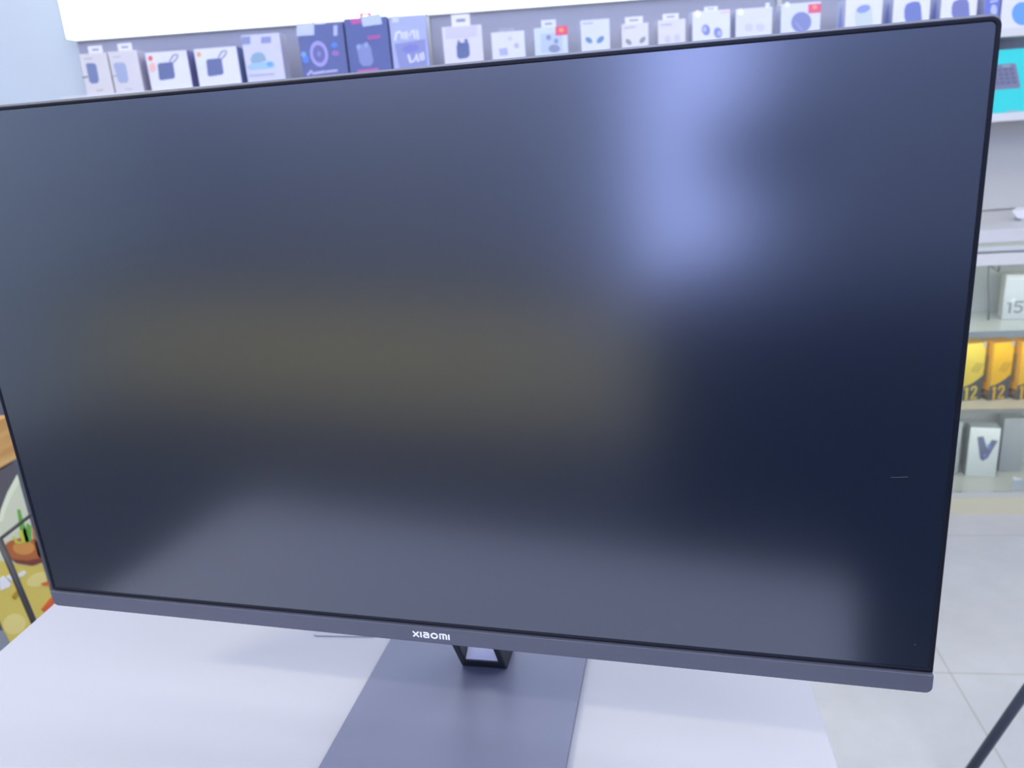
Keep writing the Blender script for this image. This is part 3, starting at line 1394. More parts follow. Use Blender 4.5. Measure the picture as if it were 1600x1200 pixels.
POSTER = [('grey_background', '8C959E', [[(0.6076, 0.4269),
 (0.5799, 0.3509),
 (0.7316, 0.2326),
 (0.7633, 0.3181)]]),
 ('printed_bowl', 'D6D9BE', [[(0.8427, 0.6352),
 (0.817, 0.6178),
 (0.786, 0.5986),
 (0.7644, 0.5807),
 (0.7509, 0.5618),
 (0.7303, 0.5366),
 (0.7118, 0.4952),
 (0.7678, 0.4278),
 (0.879, 0.3667),
 (0.9432, 0.5937),
 (0.9055, 0.6915)]]),
 ('bowl_rim', 'E6EBCC', [[(0.8499, 0.64),
 (0.8141, 0.6192),
 (0.7832, 0.6),
 (0.7608, 0.5799),
 (0.7442, 0.5614),
 (0.7538, 0.5564),
 (0.7684, 0.5735),
 (0.7897, 0.5903),
 (0.8205, 0.6084),
 (0.851, 0.6236)]]),
 ('printed_soup', 'D9C45E', [[(0.6865, 0.5203),
 (0.7367, 0.4831),
 (0.7765, 0.4514),
 (0.8389, 0.42),
 (0.919, 0.4176),
 (0.8322, 0.1855),
 (0.6983, 0.287),
 (0.6931, 0.3466),
 (0.6885, 0.3703),
 (0.6855, 0.4061),
 (0.6604, 0.4491)]]),
 ('printed_broth_light', 'E6D684', [[(0.7398, 0.3572),
 (0.7385, 0.3632),
 (0.7355, 0.3694),
 (0.7311, 0.3754),
 (0.7255, 0.3807),
 (0.7192, 0.385),
 (0.7126, 0.3879),
 (0.7061, 0.3894),
 (0.7002, 0.3894),
 (0.6953, 0.3877),
 (0.6916, 0.3847),
 (0.6894, 0.3805),
 (0.6889, 0.3753),
 (0.69, 0.3695),
 (0.6928, 0.3635),
 (0.697, 0.3576),
 (0.7024, 0.3523),
 (0.7086, 0.3478),
 (0.7152, 0.3447),
 (0.7218, 0.343),
 (0.7279, 0.3428),
 (0.7331, 0.3444),
 (0.737, 0.3474),
 (0.7393, 0.3518)], [(0.8291, 0.3999),
 (0.8277, 0.4039),
 (0.8241, 0.4083),
 (0.8188, 0.4128),
 (0.812, 0.417),
 (0.8042, 0.4207),
 (0.7961, 0.4235),
 (0.7882, 0.4255),
 (0.7809, 0.4263),
 (0.7748, 0.426),
 (0.7702, 0.4246),
 (0.7675, 0.4222),
 (0.7667, 0.419),
 (0.768, 0.4152),
 (0.7712, 0.4109),
 (0.7763, 0.4066),
 (0.7828, 0.4024),
 (0.7903, 0.3987),
 (0.7984, 0.3956),
 (0.8065, 0.3935),
 (0.8141, 0.3925),
 (0.8205, 0.3927),
 (0.8254, 0.3941),
 (0.8283, 0.3965)]]),
 ('printed_sausage', 'B46632', [[(0.8367, 0.4456),
 (0.8377, 0.4521),
 (0.8351, 0.4604),
 (0.8291, 0.4699),
 (0.8203, 0.4799),
 (0.8093, 0.4896),
 (0.7969, 0.4984),
 (0.784, 0.5057),
 (0.7715, 0.511),
 (0.7603, 0.5141),
 (0.7509, 0.5147),
 (0.744, 0.513),
 (0.7399, 0.509),
 (0.7389, 0.503),
 (0.741, 0.4953),
 (0.7461, 0.4865),
 (0.7541, 0.477),
 (0.7643, 0.4675),
 (0.7762, 0.4585),
 (0.7891, 0.4508),
 (0.802, 0.4448),
 (0.8141, 0.4411),
 (0.8244, 0.4399),
 (0.8321, 0.4414)], [(0.8186, 0.5263),
 (0.8277, 0.5215),
 (0.8292, 0.4959),
 (0.841, 0.4359),
 (0.8232, 0.4293),
 (0.81, 0.4539),
 (0.8128, 0.4911)]]),
 ('sausage_highlight', 'D89448', [[(0.8075, 0.472),
 (0.8078, 0.4757),
 (0.8064, 0.4802),
 (0.8033, 0.485),
 (0.7988, 0.49),
 (0.7932, 0.4946),
 (0.7869, 0.4986),
 (0.7804, 0.5017),
 (0.774, 0.5038),
 (0.7683, 0.5047),
 (0.7635, 0.5043),
 (0.7601, 0.5027),
 (0.7581, 0.5),
 (0.7577, 0.4964),
 (0.7591, 0.4921),
 (0.7619, 0.4874),
 (0.7662, 0.4826),
 (0.7716, 0.478),
 (0.7778, 0.4739),
 (0.7844, 0.4706),
 (0.7908, 0.4684),
 (0.7968, 0.4674),
 (0.8018, 0.4676),
 (0.8054, 0.4692)], [(0.8276, 0.4876),
 (0.8268, 0.494),
 (0.8256, 0.5001),
 (0.8241, 0.5054),
 (0.8225, 0.5096),
 (0.8207, 0.5124),
 (0.819, 0.5136),
 (0.8175, 0.5132),
 (0.8162, 0.5111),
 (0.8152, 0.5076),
 (0.8147, 0.5028),
 (0.8146, 0.497),
 (0.8149, 0.4908),
 (0.8157, 0.4844),
 (0.8169, 0.4783),
 (0.8183, 0.4729),
 (0.82, 0.4686),
 (0.8217, 0.4657),
 (0.8234, 0.4644),
 (0.825, 0.4649),
 (0.8263, 0.4669),
 (0.8273, 0.4705),
 (0.8279, 0.4754),
 (0.8279, 0.4812)]]),
 ('sausage_shade', '7E3A28', [[(0.7388, 0.4978),
 (0.7522, 0.4794),
 (0.7828, 0.4587),
 (0.8113, 0.4475),
 (0.8387, 0.4401),
 (0.8312, 0.4303),
 (0.7912, 0.4427),
 (0.7581, 0.4678)]]),
 ('leek_leaves', '6AAA44', [[(0.7941, 0.5604),
 (0.7985, 0.5582),
 (0.7981, 0.5289),
 (0.7983, 0.4909),
 (0.7828, 0.4969)], [(0.7911, 0.5193),
 (0.7994, 0.5229),
 (0.7968, 0.4917),
 (0.7857, 0.4952)], [(0.807, 0.5242),
 (0.8128, 0.5157),
 (0.8042, 0.4876),
 (0.7915, 0.4919)]]),
 ('leek_tips', 'C8D048', [[(0.7668, 0.5191),
 (0.7721, 0.5055),
 (0.7857, 0.4952),
 (0.7762, 0.4979),
 (0.7656, 0.5065)], [(0.7844, 0.5202),
 (0.7896, 0.5201),
 (0.7886, 0.4936),
 (0.7809, 0.4965)]]),
 ('glint', 'E8EAF0', [[(0.7098, 0.4635),
 (0.7198, 0.464),
 (0.7236, 0.4564),
 (0.7299, 0.4418),
 (0.7238, 0.4389),
 (0.7057, 0.4436)], [(0.7244, 0.4586),
 (0.7341, 0.4579),
 (0.7372, 0.448),
 (0.7328, 0.4453)], [(0.7508, 0.4478),
 (0.7674, 0.4459),
 (0.7709, 0.441),
 (0.7613, 0.4387),
 (0.7505, 0.4425)]]),
 ('carrot_slice', 'D8602C', [[(0.7988, 0.3988),
 (0.8138, 0.3937),
 (0.833, 0.3833),
 (0.8299, 0.375),
 (0.8082, 0.3887)], [(0.7832, 0.3518),
 (0.8118, 0.3576),
 (0.8378, 0.354),
 (0.8317, 0.3374),
 (0.7875, 0.3432)]]),
 ('herb_fleck', 'A88A2C', [[(0.7259, 0.4173),
 (0.741, 0.4212),
 (0.7502, 0.4181),
 (0.7405, 0.4106),
 (0.7297, 0.4093)]])]
# ------------------------------------------------------------------ room shell
YAW = math.radians(8)
def wall_pt(u, off, z=0):
    """point on the yawed back wall unit: u along the wall, off behind the shelf's front edge"""
    return (1.2+u*math.cos(YAW)-off*math.sin(YAW), 2.05+u*math.sin(YAW)+off*math.cos(YAW), z)
def floor_mat():
    m = bpy.data.materials.new('floor_tiles'); m.use_nodes = True; nt = m.node_tree; b = nt.nodes['Principled BSDF']
    tc = nt.nodes.new('ShaderNodeTexCoord'); mp = nt.nodes.new('ShaderNodeMapping'); mp.inputs['Location'].default_value = (-.203, -.511, 0)
    br = nt.nodes.new('ShaderNodeTexBrick'); br.offset = 0; br.squash = 1
    br.inputs['Scale'].default_value = 1; br.inputs['Brick Width'].default_value = .6; br.inputs['Row Height'].default_value = .6
    br.inputs['Mortar Size'].default_value = .0022; br.inputs['Mortar Smooth'].default_value = .2; br.inputs['Bias'].default_value = 0
    br.inputs['Color1'].default_value = (*lin('B9BABD'), 1); br.inputs['Color2'].default_value = (*lin('B7B8BB'), 1); br.inputs['Mortar'].default_value = (*lin('A3A39C'), 1)
    no = nt.nodes.new('ShaderNodeTexNoise'); no.inputs['Scale'].default_value = 5; no.inputs['Detail'].default_value = 7; no.inputs['Roughness'].default_value = .65
    mr = nt.nodes.new('ShaderNodeMapRange'); mr.inputs[1].default_value = .3; mr.inputs[2].default_value = .7; mr.inputs[3].default_value = .9; mr.inputs[4].default_value = 1.06
    mx = nt.nodes.new('ShaderNodeMix'); mx.data_type = 'RGBA'; mx.blend_type = 'MULTIPLY'; mx.inputs[0].default_value = 1
    nt.links.new(tc.outputs['Object'], mp.inputs[0]); nt.links.new(mp.outputs[0], br.inputs['Vector'])
    nt.links.new(tc.outputs['Object'], no.inputs['Vector']); nt.links.new(no.outputs['Fac'], mr.inputs[0])
    nt.links.new(br.outputs['Color'], mx.inputs[6]); nt.links.new(mr.outputs[0], mx.inputs[7]); nt.links.new(mx.outputs[2], b.inputs['Base Color'])
    b.inputs['Roughness'].default_value = .38
    return m
def wood_mat():
    m = bpy.data.materials.new('oak_board'); m.use_nodes = True; nt = m.node_tree; b = nt.nodes['Principled BSDF']
    tc = nt.nodes.new('ShaderNodeTexCoord'); mp = nt.nodes.new('ShaderNodeMapping'); mp.inputs['Scale'].default_value = (9, 1.2, 9)
    no = nt.nodes.new('ShaderNodeTexNoise'); no.inputs['Scale'].default_value = 6; no.inputs['Detail'].default_value = 6
    cr = nt.nodes.new('ShaderNodeValToRGB')
    cr.color_ramp.elements[0].position = .35; cr.color_ramp.elements[0].color = (*lin('C08E4E'), 1)
    cr.color_ramp.elements[1].position = .7; cr.color_ramp.elements[1].color = (*lin('DDB271'), 1)
    nt.links.new(tc.outputs['Object'], mp.inputs[0]); nt.links.new(mp.outputs[0], no.inputs['Vector'])
    nt.links.new(no.outputs['Fac'], cr.inputs[0]); nt.links.new(cr.outputs[0], b.inputs['Base Color'])
    b.inputs['Roughness'].default_value = .45
    return m
WOOD = wood_mat()
wall_m = mat('CCD8DE', .7, grain=3)
structure(box('floor', -3.4, 3.0, -3.2, 2.7, -.08, 0, floor_mat()))
structure(box('ceiling', -3.5, 3.1, -3.3, 2.7, 2.9, 3.0, mat('E6E9EE', .8, grain=2)))
structure(box('wall_left', -3.5, -3.4, -3.3, 2.7, 0, 2.9, mat('9FB0C4', .7, grain=3)))
structure(box('wall_right', 3.0, 3.1, -3.3, 2.7, 0, 2.9, wall_m))
structure(box('wall_front', -3.4, 3.0, -3.3, -3.2, 0, 2.9, mat('7E89A6', .7, grain=2)))
structure(box('wall_back', -5.0, 2.0, .19, .27, 0, 2.9, wall_m, loc=wall_pt(0, 0), rz=YAW))
# daylit glass shop door behind the photographer, seen only as the pale streak on the screen
structure(box('door_1', -.56, -.17, -3.2, -3.17, .30, 1.62, mat('AEBBF6', .4, emit=7.8, key='door')))
for i, (a, b) in enumerate(((-3.3, -1.4), (-1.35, .6), (.65, 2.9))):      # high daylit shop windows on the same side
    structure(box('window_%d' % (i+1), a, b, -3.195, -3.165 if i != 1 else -3.18, 1.64, 2.75, mat('A6B2F2', .4, emit=2.3, key='window')))

# ------------------------------------------------------------------ wall display: shelves, backboard, lit panels
W0, W1 = -2.565, .95
shelf_m = mat('D3D4D6', .35); grey_m = mat('9DA0B4', .5, grain=6)
def wall_shelf(z, label):
    o = box('wall_shelf', W0, W1, -.006, .159, -.022, 0, shelf_m, None, .0015, wall_pt(0, 0, z), YAW)
    tag(o, label, 'shelf', 'long shelves on the wall')
wall_shelf(1.325, 'long white top shelf carrying the row of small cartons')
wall_shelf(1.110, 'long white lower shelf under the turquoise keyboard carton')
bb = structure(box('trim_1', W0, W1, .16, .178, 1.089, 2.1, grey_m, None, 0, wall_pt(0, 0), YAW))
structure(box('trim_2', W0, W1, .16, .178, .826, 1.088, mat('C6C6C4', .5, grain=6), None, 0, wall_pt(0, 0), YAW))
for u in (-1.5835, -.6, .38): box('metal_strip', u-.006, u+.006, .150, .1595, 1.326, 1.4725, mat('BFC2B8', .35, .3), bb)
for nm, (a, b) in zip(('far left', 'middle', 'right'), ((-2.565, -1.5855), (-1.5815, -.602), (-.598, .38))):
    t = {'far left': 'glowing white light panel on the wall above the leftmost boxes', 'middle': 'glowing white light panel right of the thin vertical seam', 'right': 'glowing white light panel over the right end of the wall display'}[nm]
    lp = empty('light_panel', wall_pt((a+b)/2, .1, 1.4760), t, 'light panel', YAW, 'lit panels above the top shelf')
    w = (b-a)/2
    box('diffuser', -w+.002, w-.002, 0, .05, .002, .62, mat('F8FCFA', .5, emit=1.55, key='panel'), lp)
    box('panel_frame', -w, w, .0505, .0595, 0, .622, mat('C4C8C8', .4, .4), lp)

# ------------------------------------------------------------------ the row of cartons on the top shelf
def carton(name, x, y, z, rz, w, h, d, front, side, label, cat, group):
    r = empty(name, (x, y, z), label, cat, rz, group)
    bm = bmesh.new(); add_box(bm, -w/2, w/2, 0, d, 0, h)
    bm.faces.ensure_lookup_table()
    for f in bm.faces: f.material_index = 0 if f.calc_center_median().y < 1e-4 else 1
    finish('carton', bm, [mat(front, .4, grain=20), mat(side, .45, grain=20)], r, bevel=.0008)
    return r
def front3(a, b, t): return (a, .0002-t, b)
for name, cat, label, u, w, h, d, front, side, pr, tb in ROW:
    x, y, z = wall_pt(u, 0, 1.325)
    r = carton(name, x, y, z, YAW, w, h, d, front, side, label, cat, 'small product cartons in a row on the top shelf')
    th = .0003
    for nm, col, shapes in pr:
        th += .00025
        prints(nm, shapes, mat(col, .4), r, front3, th)
    if tb:
        x0, x1, hh, col = tb; c = (x0+x1)/2; k = (x1-x0)/2
        hw = k*.5; z0, z1 = h+hh*.35, h+hh*.62
        bm = bmesh.new()
        ring_o = round_rect(x0, x1, h-.0005, h+hh, min(.003, hh*.3), 3, (0,1,1,0)); 
        # hang tab with a slot: four bars round the hole
        def bar(a, b, c_, d_):
            add_prism(bm, [(a, .004, c_), (b, .004, c_), (b, .004, d_), (a, .004, d_)], [(a, .0055, c_), (b, .0055, c_), (b, .0055, d_), (a, .0055, d_)])
        bar(x0, c-hw, h-.0005, h+hh); bar(c+hw, x1, h-.0005, h+hh); bar(c-hw, c+hw, h-.0005, z0); bar(c-hw, c+hw, z1, h+hh)
        bmesh.ops.remove_doubles(bm, verts=bm.verts, dist=1e-5)
        finish('hang_tab', bm, mat(col, .35), r)
    if name == 'speaker_box' and u > -.5 and u < -.1:     # navy wedge printed on the visible left side
        sp = [('p', [(.012, .0), (.05, .0), (.035, .075), (.028, .085)])]
        prints('side_print', sp, mat('8496DC', .4), r, lambda a, b, t: (-w/2-t, a, b), .0004)

# ------------------------------------------------------------------ second shelf: turquoise keyboard carton
x, y, z = wall_pt(-.185, .002, 1.11)
kb = carton('keyboard_box', x, y, z, YAW, .47, .162, .11, '35D2D2', '2CC0C2', 'turquoise keyboard carton on the shelf below the white cartons', 'box', None)
kx = -.185
prints('printed_keyboard', [('p', [(-.20, .062), (-.0535-kx-.01, .0615), (.009-kx, .0615), (.012-kx, .066), (-.0072-kx, .1236), (-.012-kx, .126), (-.21, .1236)])], mat('7B7F9A', .4), kb, front3, .0006)
rows = []
for i in range(4):
    z0 = .0735+i*.0112
    for j in range(12):
        a = .0-kx-.012*i*.35-.016*j-.012
        rows.append(('p', [(a, z0), (a+.0125, z0), (a+.0122, z0+.0085), (a-.0003, z0+.0085)]))
k = prints('printed_keys', rows, mat('666A86', .4), kb, front3, .0009)
prints('printed_badge', [('p', [(-.044-kx, .119), (-.022-kx, .119), (-.024-kx, .1225), (-.042-kx, .1225)])], mat('A5A9C0', .4), kb, front3, .0009)
prints('bottom_label', [('p', [(-.02-kx, .001), (.20, .001), (.20, .006), (-.018-kx, .006)])], mat('8EC0C8', .4), kb, front3, .0009)

# ------------------------------------------------------------------ glass-fronted counter under the wall display
cx0, cx1 = .45, 2.2
cab = empty('display_counter', (1.3, 1.84, 0), 'white glass-fronted display counter standing on the tiled floor at the right', 'display cabinet')
CX0, CX1 = cx0-1.3, cx1-1.3
white_m = mat('CFCFCE', .35); edge_m = mat('B3B5A2', .3)
def backline(x): return 2.05+.158/math.cos(YAW)+(x-1.2)*math.tan(YAW)
def ytop(x): return backline(x+1.3)-1.84-.004
bm = bmesh.new(); lo = [(CX0, 0, .791), (CX1, 0, .791), (CX1, ytop(CX1), .791), (CX0, ytop(CX0), .791)]
add_prism(bm, lo, [(p[0], p[1], .824) for p in lo]); finish('countertop', bm, mat('C9C9CB', .3, grain=5), cab, bevel=.001)
box('glass_edge_trim', CX0, CX1, .002, .2, .7825, .7905, edge_m, cab)
box('upper_rail', CX0, CX1, -.001, .2, .7695, .782, mat('C3C8C9', .35), cab)
box('groove', CX0, CX1, .006, .2, .763, .769, mat('9C9FA3', .5), cab)
box('lower_rail', CX0, CX1, -.002, .2, .731, .7625, white_m, cab, .001)
box('back_panel', CX0, CX1, .222, .236, .05, .73, mat('B8BCB9', .5, grain=4), cab)
for xx, nm in ((CX0, 'side_panel'), (CX1-.016, 'side_panel')): box(nm, xx, xx+.016, .012, .221, .0675, .7305, white_m, cab)
glossy = mat('C6CAC6', .12, grain=5)
box('shelf', CX0+.017, CX1-.017, .012, .22, .530, .548, glossy, cab, .001)
box('shelf', CX0+.017, CX1-.017, .012, .22, .308, .322, mat('C9C2B0', .12), cab, .001)
box('bottom_board', CX0, CX1, .004, .236, .049, .067, mat('BDBFB8', .15), cab)
box('plinth', CX0, CX1, 0, .22, 0, .0485, mat('C6C2A8', .4), cab)
for a, b in ((CX0, .02), (.021, CX1)):
    for g, y0 in ((0, .004 if a < 0 else .0035),):
        box('glass_door', a+.002, b-.002, y0, y0+.004, .0685, .7300, GLASS, cab)

# phone cartons inside the counter
def stack_box(name, xl, xr, y, z, h, d, front, side, label, cat, group=None, rz=0):
    return carton(name, (xl+xr)/2, y, z, rz, xr-xl, h, d, front, side, label, cat, group)
G1 = 'white phone cartons on the upper glass shelf'
p15 = stack_box('phone_box', 1.196, 1.282, 1.962, .5485, .128, .05, 'D5DADB', 'D9DAD2', 'white phone carton printed 15 on the upper glass shelf', 'box', None, math.radians(-10))
D1 = ('l', [(-.031, .040), (-.0265, .0445), (-.0265, .022)], .0042)
D5 = ('l', [(-.0045, .0435), (-.0165, .0435), (-.0175, .0345), (-.011, .036), (-.0055, .0325), (-.0055, .0265), (-.011, .0225), (-.018, .0245)], .0042)
D1, D5 = [(s[0], [((a+.0375)*1.4-.0405, (b-.022)*1.45+.020) for a, b in s[1]], s[2]*1.3) for s in (D1, D5)]
prints('printed_number', [D1, D5], mat('83898C', .4), p15, front3, .0005)
prints('top_band', [('p', [(-.040, .116), (.040, .116), (.040, .1175), (-.040, .1175)])], mat('F0F3F2', .4), p15, front3, .0005)
prints('highlight_patch', [('p', [(-.030, .050), (-.020, .050), (-.012, .056), (-.018, .064), (-.024, .056)])], mat('E9EEF0', .4), p15, front3, .0007)  # pale patch paints the white highlight above the number
tag(tube('black_cable', [(1.150, 1.98, .7305), (1.152, 1.975, .66), (1.158, 1.968, .60), (1.160, 1.965, .5505)], .0022, mat('6C7476', .5)), 'thin dark cable hanging beside the carton printed 15', 'cable')
tag(tube('black_cable', [(1.145, 1.99, .7305), (1.160, 1.985, .70), (1.180, 1.985, .683), (1.186, 1.985, .7305)], .003, mat('7A7F7C', .5)), 'looped dark cable under the counter top left of the carton printed 15', 'cable')

G2 = 'yellow power bank cartons on the middle glass shelf'
def yellow_box(x, y, label, tint, tside):
    r = stack_box('power_bank_box', x, x+.062, y, .3225, .171, .047, '53575B', tside, label, 'box', G2, math.radians(14))
    w = .062/2
    arc = [(-w+.0006, .043)]+[(-w+.0006+(2*w-.0012)*t, .043+.031*t**1.7) for t in (.2, .4, .6, .8, 1)]+[(w-.0006, .150), (w-.012, .1704), (-w+.0006, .1704)]
    prints('yellow_panel', [('p', arc)], mat(tint, .4), r, front3, .0005)
    prints('corner_patch', [('p', [(w-.0112, .1704), (w-.0006, .1515), (w-.0006, .1704)])], mat('B9B4B4', .4), r, front3, .0005)
    prints('slant_stripes', [('l', [(-.008+i*.008, .088-i*.003), (.008+i*.009, .112-i*.002)], .0022) for i in range(3)], mat('8A7024', .4), r, front3, .0009)
    one = ('l', [(-.021, .036), (-.015, .0405), (-.015, .004)], .0068)
    two = ('l', [(-.0015, .032), (.001, .0395), (.0105, .0395), (.0135, .032), (.0095, .021), (-.001, .0055), (.0155, .0055)], .0064)
    prints('printed_number', [one, two], mat(tint, .4), r, front3, .0007)
    # narrow left side: pale column and dark foot with an orange scribble
    sd = lambda a, b, t: (-w-t, a, b)
    prints('side_foot', [('p', [(.0006, .0006), (.0464, .0006), (.0464, .026), (.0006, .030)])], mat('5A5C5C', .4), r, sd, .0004)
    prints('side_column', [('p', [(.014, .050), (.034, .050), (.034, .132), (.014, .132)])], mat('B59A4C', .4), r, sd, .0004)
    prints('side_scribble', [('l', [(.040, .012), (.030, .014), (.024, .010), (.016, .022), (.008, .024), (.012, .012)], .004)], mat('D7973F', .4), r, sd, .0007)
    return r
yellow_box(1.089, 1.925, 'yellow power bank carton printed 12, paled by painted glare, half hidden behind the monitor edge', 'E6CC50', 'E6B844')  # paler tint paints the reflection glare on this carton
yellow_box(1.163, 1.925, 'orange-yellow power bank carton printed 12, right beside the pale one', 'F0B91E', 'ECAE38')
yellow_box(1.237, 1.925, 'orange-yellow power bank carton cut off by the photo edge', 'F0B922', 'ECAE38')

vb = stack_box('phone_box', 1.141, 1.221, 1.95, .0675, .157, .05, 'DFE4E1', 'A8AFB8', 'white phone carton with a dark V-shaped folding phone picture', 'box', None, math.radians(-10))
prints('printed_phone', [('p', [(-.020, .127), (-.004, .131), (.010, .090), (.003, .056), (-.006, .058)]),
                         ('p', [(.019, .121), (.035, .118), (.014, .062), (.001, .051), (-.006, .060), (.006, .085)])], mat('6F7690', .4), vb, front3, .0005)
prints('printed_cover_screen', [('p', [(.008, .104), (.017, .106), (.021, .092), (.012, .087)]), ('p', [(-.001, .072), (.010, .078), (.011, .066), (.003, .060)])], mat('7C88CC', .4), vb, front3, .0008)
stack_box('phone_box', 1.246, 1.31, 1.985, .0675, .172, .045, 'A3A8AA', '9FA4A8', 'grey carton standing right of the carton with the V-shaped phone', 'box')
g2 = stack_box('phone_box', 1.07, 1.124, 1.97, .0675, .17, .045, 'AEB3B2', 'A2A8A6', 'grey carton left of the carton with the V-shaped phone, by the monitor edge', 'box')
bm = bmesh.new()
pts = [(0,0,0),(.035,0,0),(.04,.02,0),(.004,.022,0)]
add_prism(bm, pts, [(.004,.004,.026),(.028,.003,.030),(.033,.016,.022),(.008,.018,.033)])
tag(finish('crystal_cube', bm, mat('D5D9DE', .15), None, (1.232, 1.862, .0675)), 'small clear faceted block at the bottom front of the counter', 'ornament')

# small white holder lying on the counter top
hd = empty('price_holder', (1.225, 1.985, .8245), 'small white plastic holder lying on the counter top at the photo edge', 'holder', .2)
bm = bmesh.new(); add_prism(bm, [(-.012,0,.006),(.05,-.004,.004),(.05,.02,.012),(.01,.02,.012)], [(-.03,.004,.0285),(.05,0,.0285),(.05,.024,.034),(.0,.024,.034)])
finish('tilted_plate', bm, mat('D9DADF', .3), hd, bevel=.001)
box('foot', .0, .05, .002, .03, 0, .007, mat('D2D3DA', .3), hd, .001)

# ------------------------------------------------------------------ white table and the monitor on it
table = empty('display_table', (-.085, -.05, 0), 'white square display table carrying the large black monitor', 'table')
tm = mat('A6A8B1', .4, spec=.4)
box('tabletop', -.355, .355, -.27, .27, .735, .76, tm, table, .0015)
box('pedestal', -.27, .27, -.20, .20, .012, .7345, mat('CFD0D4', .45), table, .002)
box('plinth', -.24, .24, -.17, .17, 0, .0115, mat('77797E', .5), table)
bm = bmesh.new(); rp = round_rect(-.151, -.092, .143, .193, .004)
add_prism(bm, [(a, b, .7602) for a, b in rp], [(a, b, .7612) for a, b in rp])
tag(finish('plastic_tag', bm, mat('989FA9', .3)), 'flat pale plastic tag lying on the white table behind the monitor', 'tag')
mon = empty('monitor', (0, 0, .76), 'large black flat-screen monitor standing on the white table', 'monitor', math.radians(-7.3))
dark = mat('4B4E5C', .38, spec=.5, key='housing')
rim_m = mat('12151F', .35, spec=.2)
HW, ZB, ZT = .3065, .100, .459
# back housing with a thicker lower bulge
hs = slab('back_housing', round_rect(-HW+.0006, HW-.0006, ZB+.0006, ZT-.0006, .004), .0022, .0085, mat('2A2C32', .5), mon, .001)
bm = bmesh.new(); lo = round_rect(-.24, .24, ZB+.014, ZB+.20, .02); hi = round_rect(-.20, .20, ZB+.03, ZB+.17, .02)
add_prism(bm, [(a, .0087, b) for a, b in lo], [(a, .034, b) for a, b in hi]); finish('rear_cover', bm, mat('2A2C32', .5), mon, bevel=.002)
# thin rim round the panel: an inverted-U strip with a bevelled outer edge
def ring(name, o, i, y0, y1, m, parent, bevel=0):
    bm = bmesh.new(); n = len(o)
    A = [bm.verts.new((x, y0, z)) for x, z in o]; B = [bm.verts.new((x, y0, z)) for x, z in i]
    C = [bm.verts.new((x, y1, z)) for x, z in o]; D = [bm.verts.new((x, y1, z)) for x, z in i]
    for k in range(n):
        j = (k+1) % n
        bm.faces.new((A[k], A[j], B[j], B[k])); bm.faces.new((C[k], D[k], D[j], C[j]))
        bm.faces.new((A[k], C[k], C[j], A[j])); bm.faces.new((B[k], B[j], D[j], D[k]))
    return finish(name, bm, m, parent, bevel=bevel)
RW = .0023
ring('lit_edge_strip', round_rect(-HW+.0001, HW-.0001, ZB+.0128, ZT+.0010, .005, 6, (0,1,1,0)), round_rect(-HW+.0010, HW-.0010, ZB+.0135, ZT-.0004, .0042, 6, (0,1,1,0)), .0012, .0021, mat('8E9092', .35, .3), mon)  # light grey strip paints the ceiling light caught on the monitor's top edge
ring('rim', round_rect(-HW, HW, ZB+.0128, ZT, .0045, 6, (0,1,1,0)), round_rect(-HW+RW, HW-RW, ZB+.0150, ZT-RW, .0025, 6, (0,1,1,0)), .0002, .0080, rim_m, mon, .0006)
# matte anti-glare panel
sm = bpy.data.materials.new('matte_screen'); sm.use_nodes = True
b = sm.node_tree.nodes['Principled BSDF']; b.inputs['Base Color'].default_value = (.003, .008, .021, 1)
b.inputs['Roughness'].default_value = .21; b.inputs['IOR'].default_value = 2.35; b.inputs['Specular Tint'].default_value = (.84, .89, 1.0, 1)   # bluish anti-reflection film
scr = slab('screen', round_rect(-HW+RW-.0002, HW-RW+.0002, ZB+.0148, ZT-RW+.0002, .0022, 6, (0,1,1,0)), .0009, .0020, sm, mon)
speck = mat('3A4152', .5)
prints('scratch', [('l', [(.2762, .2335), (.2845, .2342)], .0004)], speck, scr, lambda a, b, t: (a, .00088-t, b), .00002)
prints('dust_speck', [('l', [(.2955, .1300), (.2961, .1302)], .0006)], speck, scr, lambda a, b, t: (a, .00088-t, b), .00002)
# chin bar, a touch proud of the panel, with the lettering on it
chin = slab('chin_bar', round_rect(-HW-.0006, HW+.0002, ZB, ZB+.0122, .004, 6, (1,0,0,1)), -.0016, .0085, dark, mon, .0005)
L = []
def st(pts): L.append(('l', pts, .0011))
H = .0036; x = 0
st([(0, 0), (.0036, H)]); st([(0, H), (.0036, 0)])                              # x
st([(.0054, 0), (.0054, H)])                                                    # i without its dot
def arc(cx, cz, rx, rz, a0, a1, n=10): return [(cx+rx*math.cos(math.radians(a0+(a1-a0)*k/n)), cz+rz*math.sin(math.radians(a0+(a1-a0)*k/n))) for k in range(n+1)]
st([(.0076, H), (.0096, H)]+arc(.0096, H-.0012, .0012, .0012, 80, 0, 5)+[(.0108, 0), (.0086, 0)]+arc(.0084, .0010, .0010, .0010, 265, 100, 6)+[(.0088, .0020), (.0106, .0020)])   # a
st(arc(.0149, H/2, .0021, H/2, 0, 360, 18))                                     # o
st([(.0190, 0), (.0190, H), (.0222, H)]+arc(.0222, H-.0012, .0012, .0012, 80, 0, 4)+[(.0234, 0)]); st([(.0212, 0), (.0212, H)])   # m
st([(.0252, 0), (.0252, H)])                                                    # i
prints('brand_lettering', [('l', [(a-.01145, b+ZB+.0044) for a, b in s[1]], s[2]) for s in L], mat('E4E6EE', .4, emit=0), chin, lambda a, b, t: (a, -.0017-t, b), .00006)
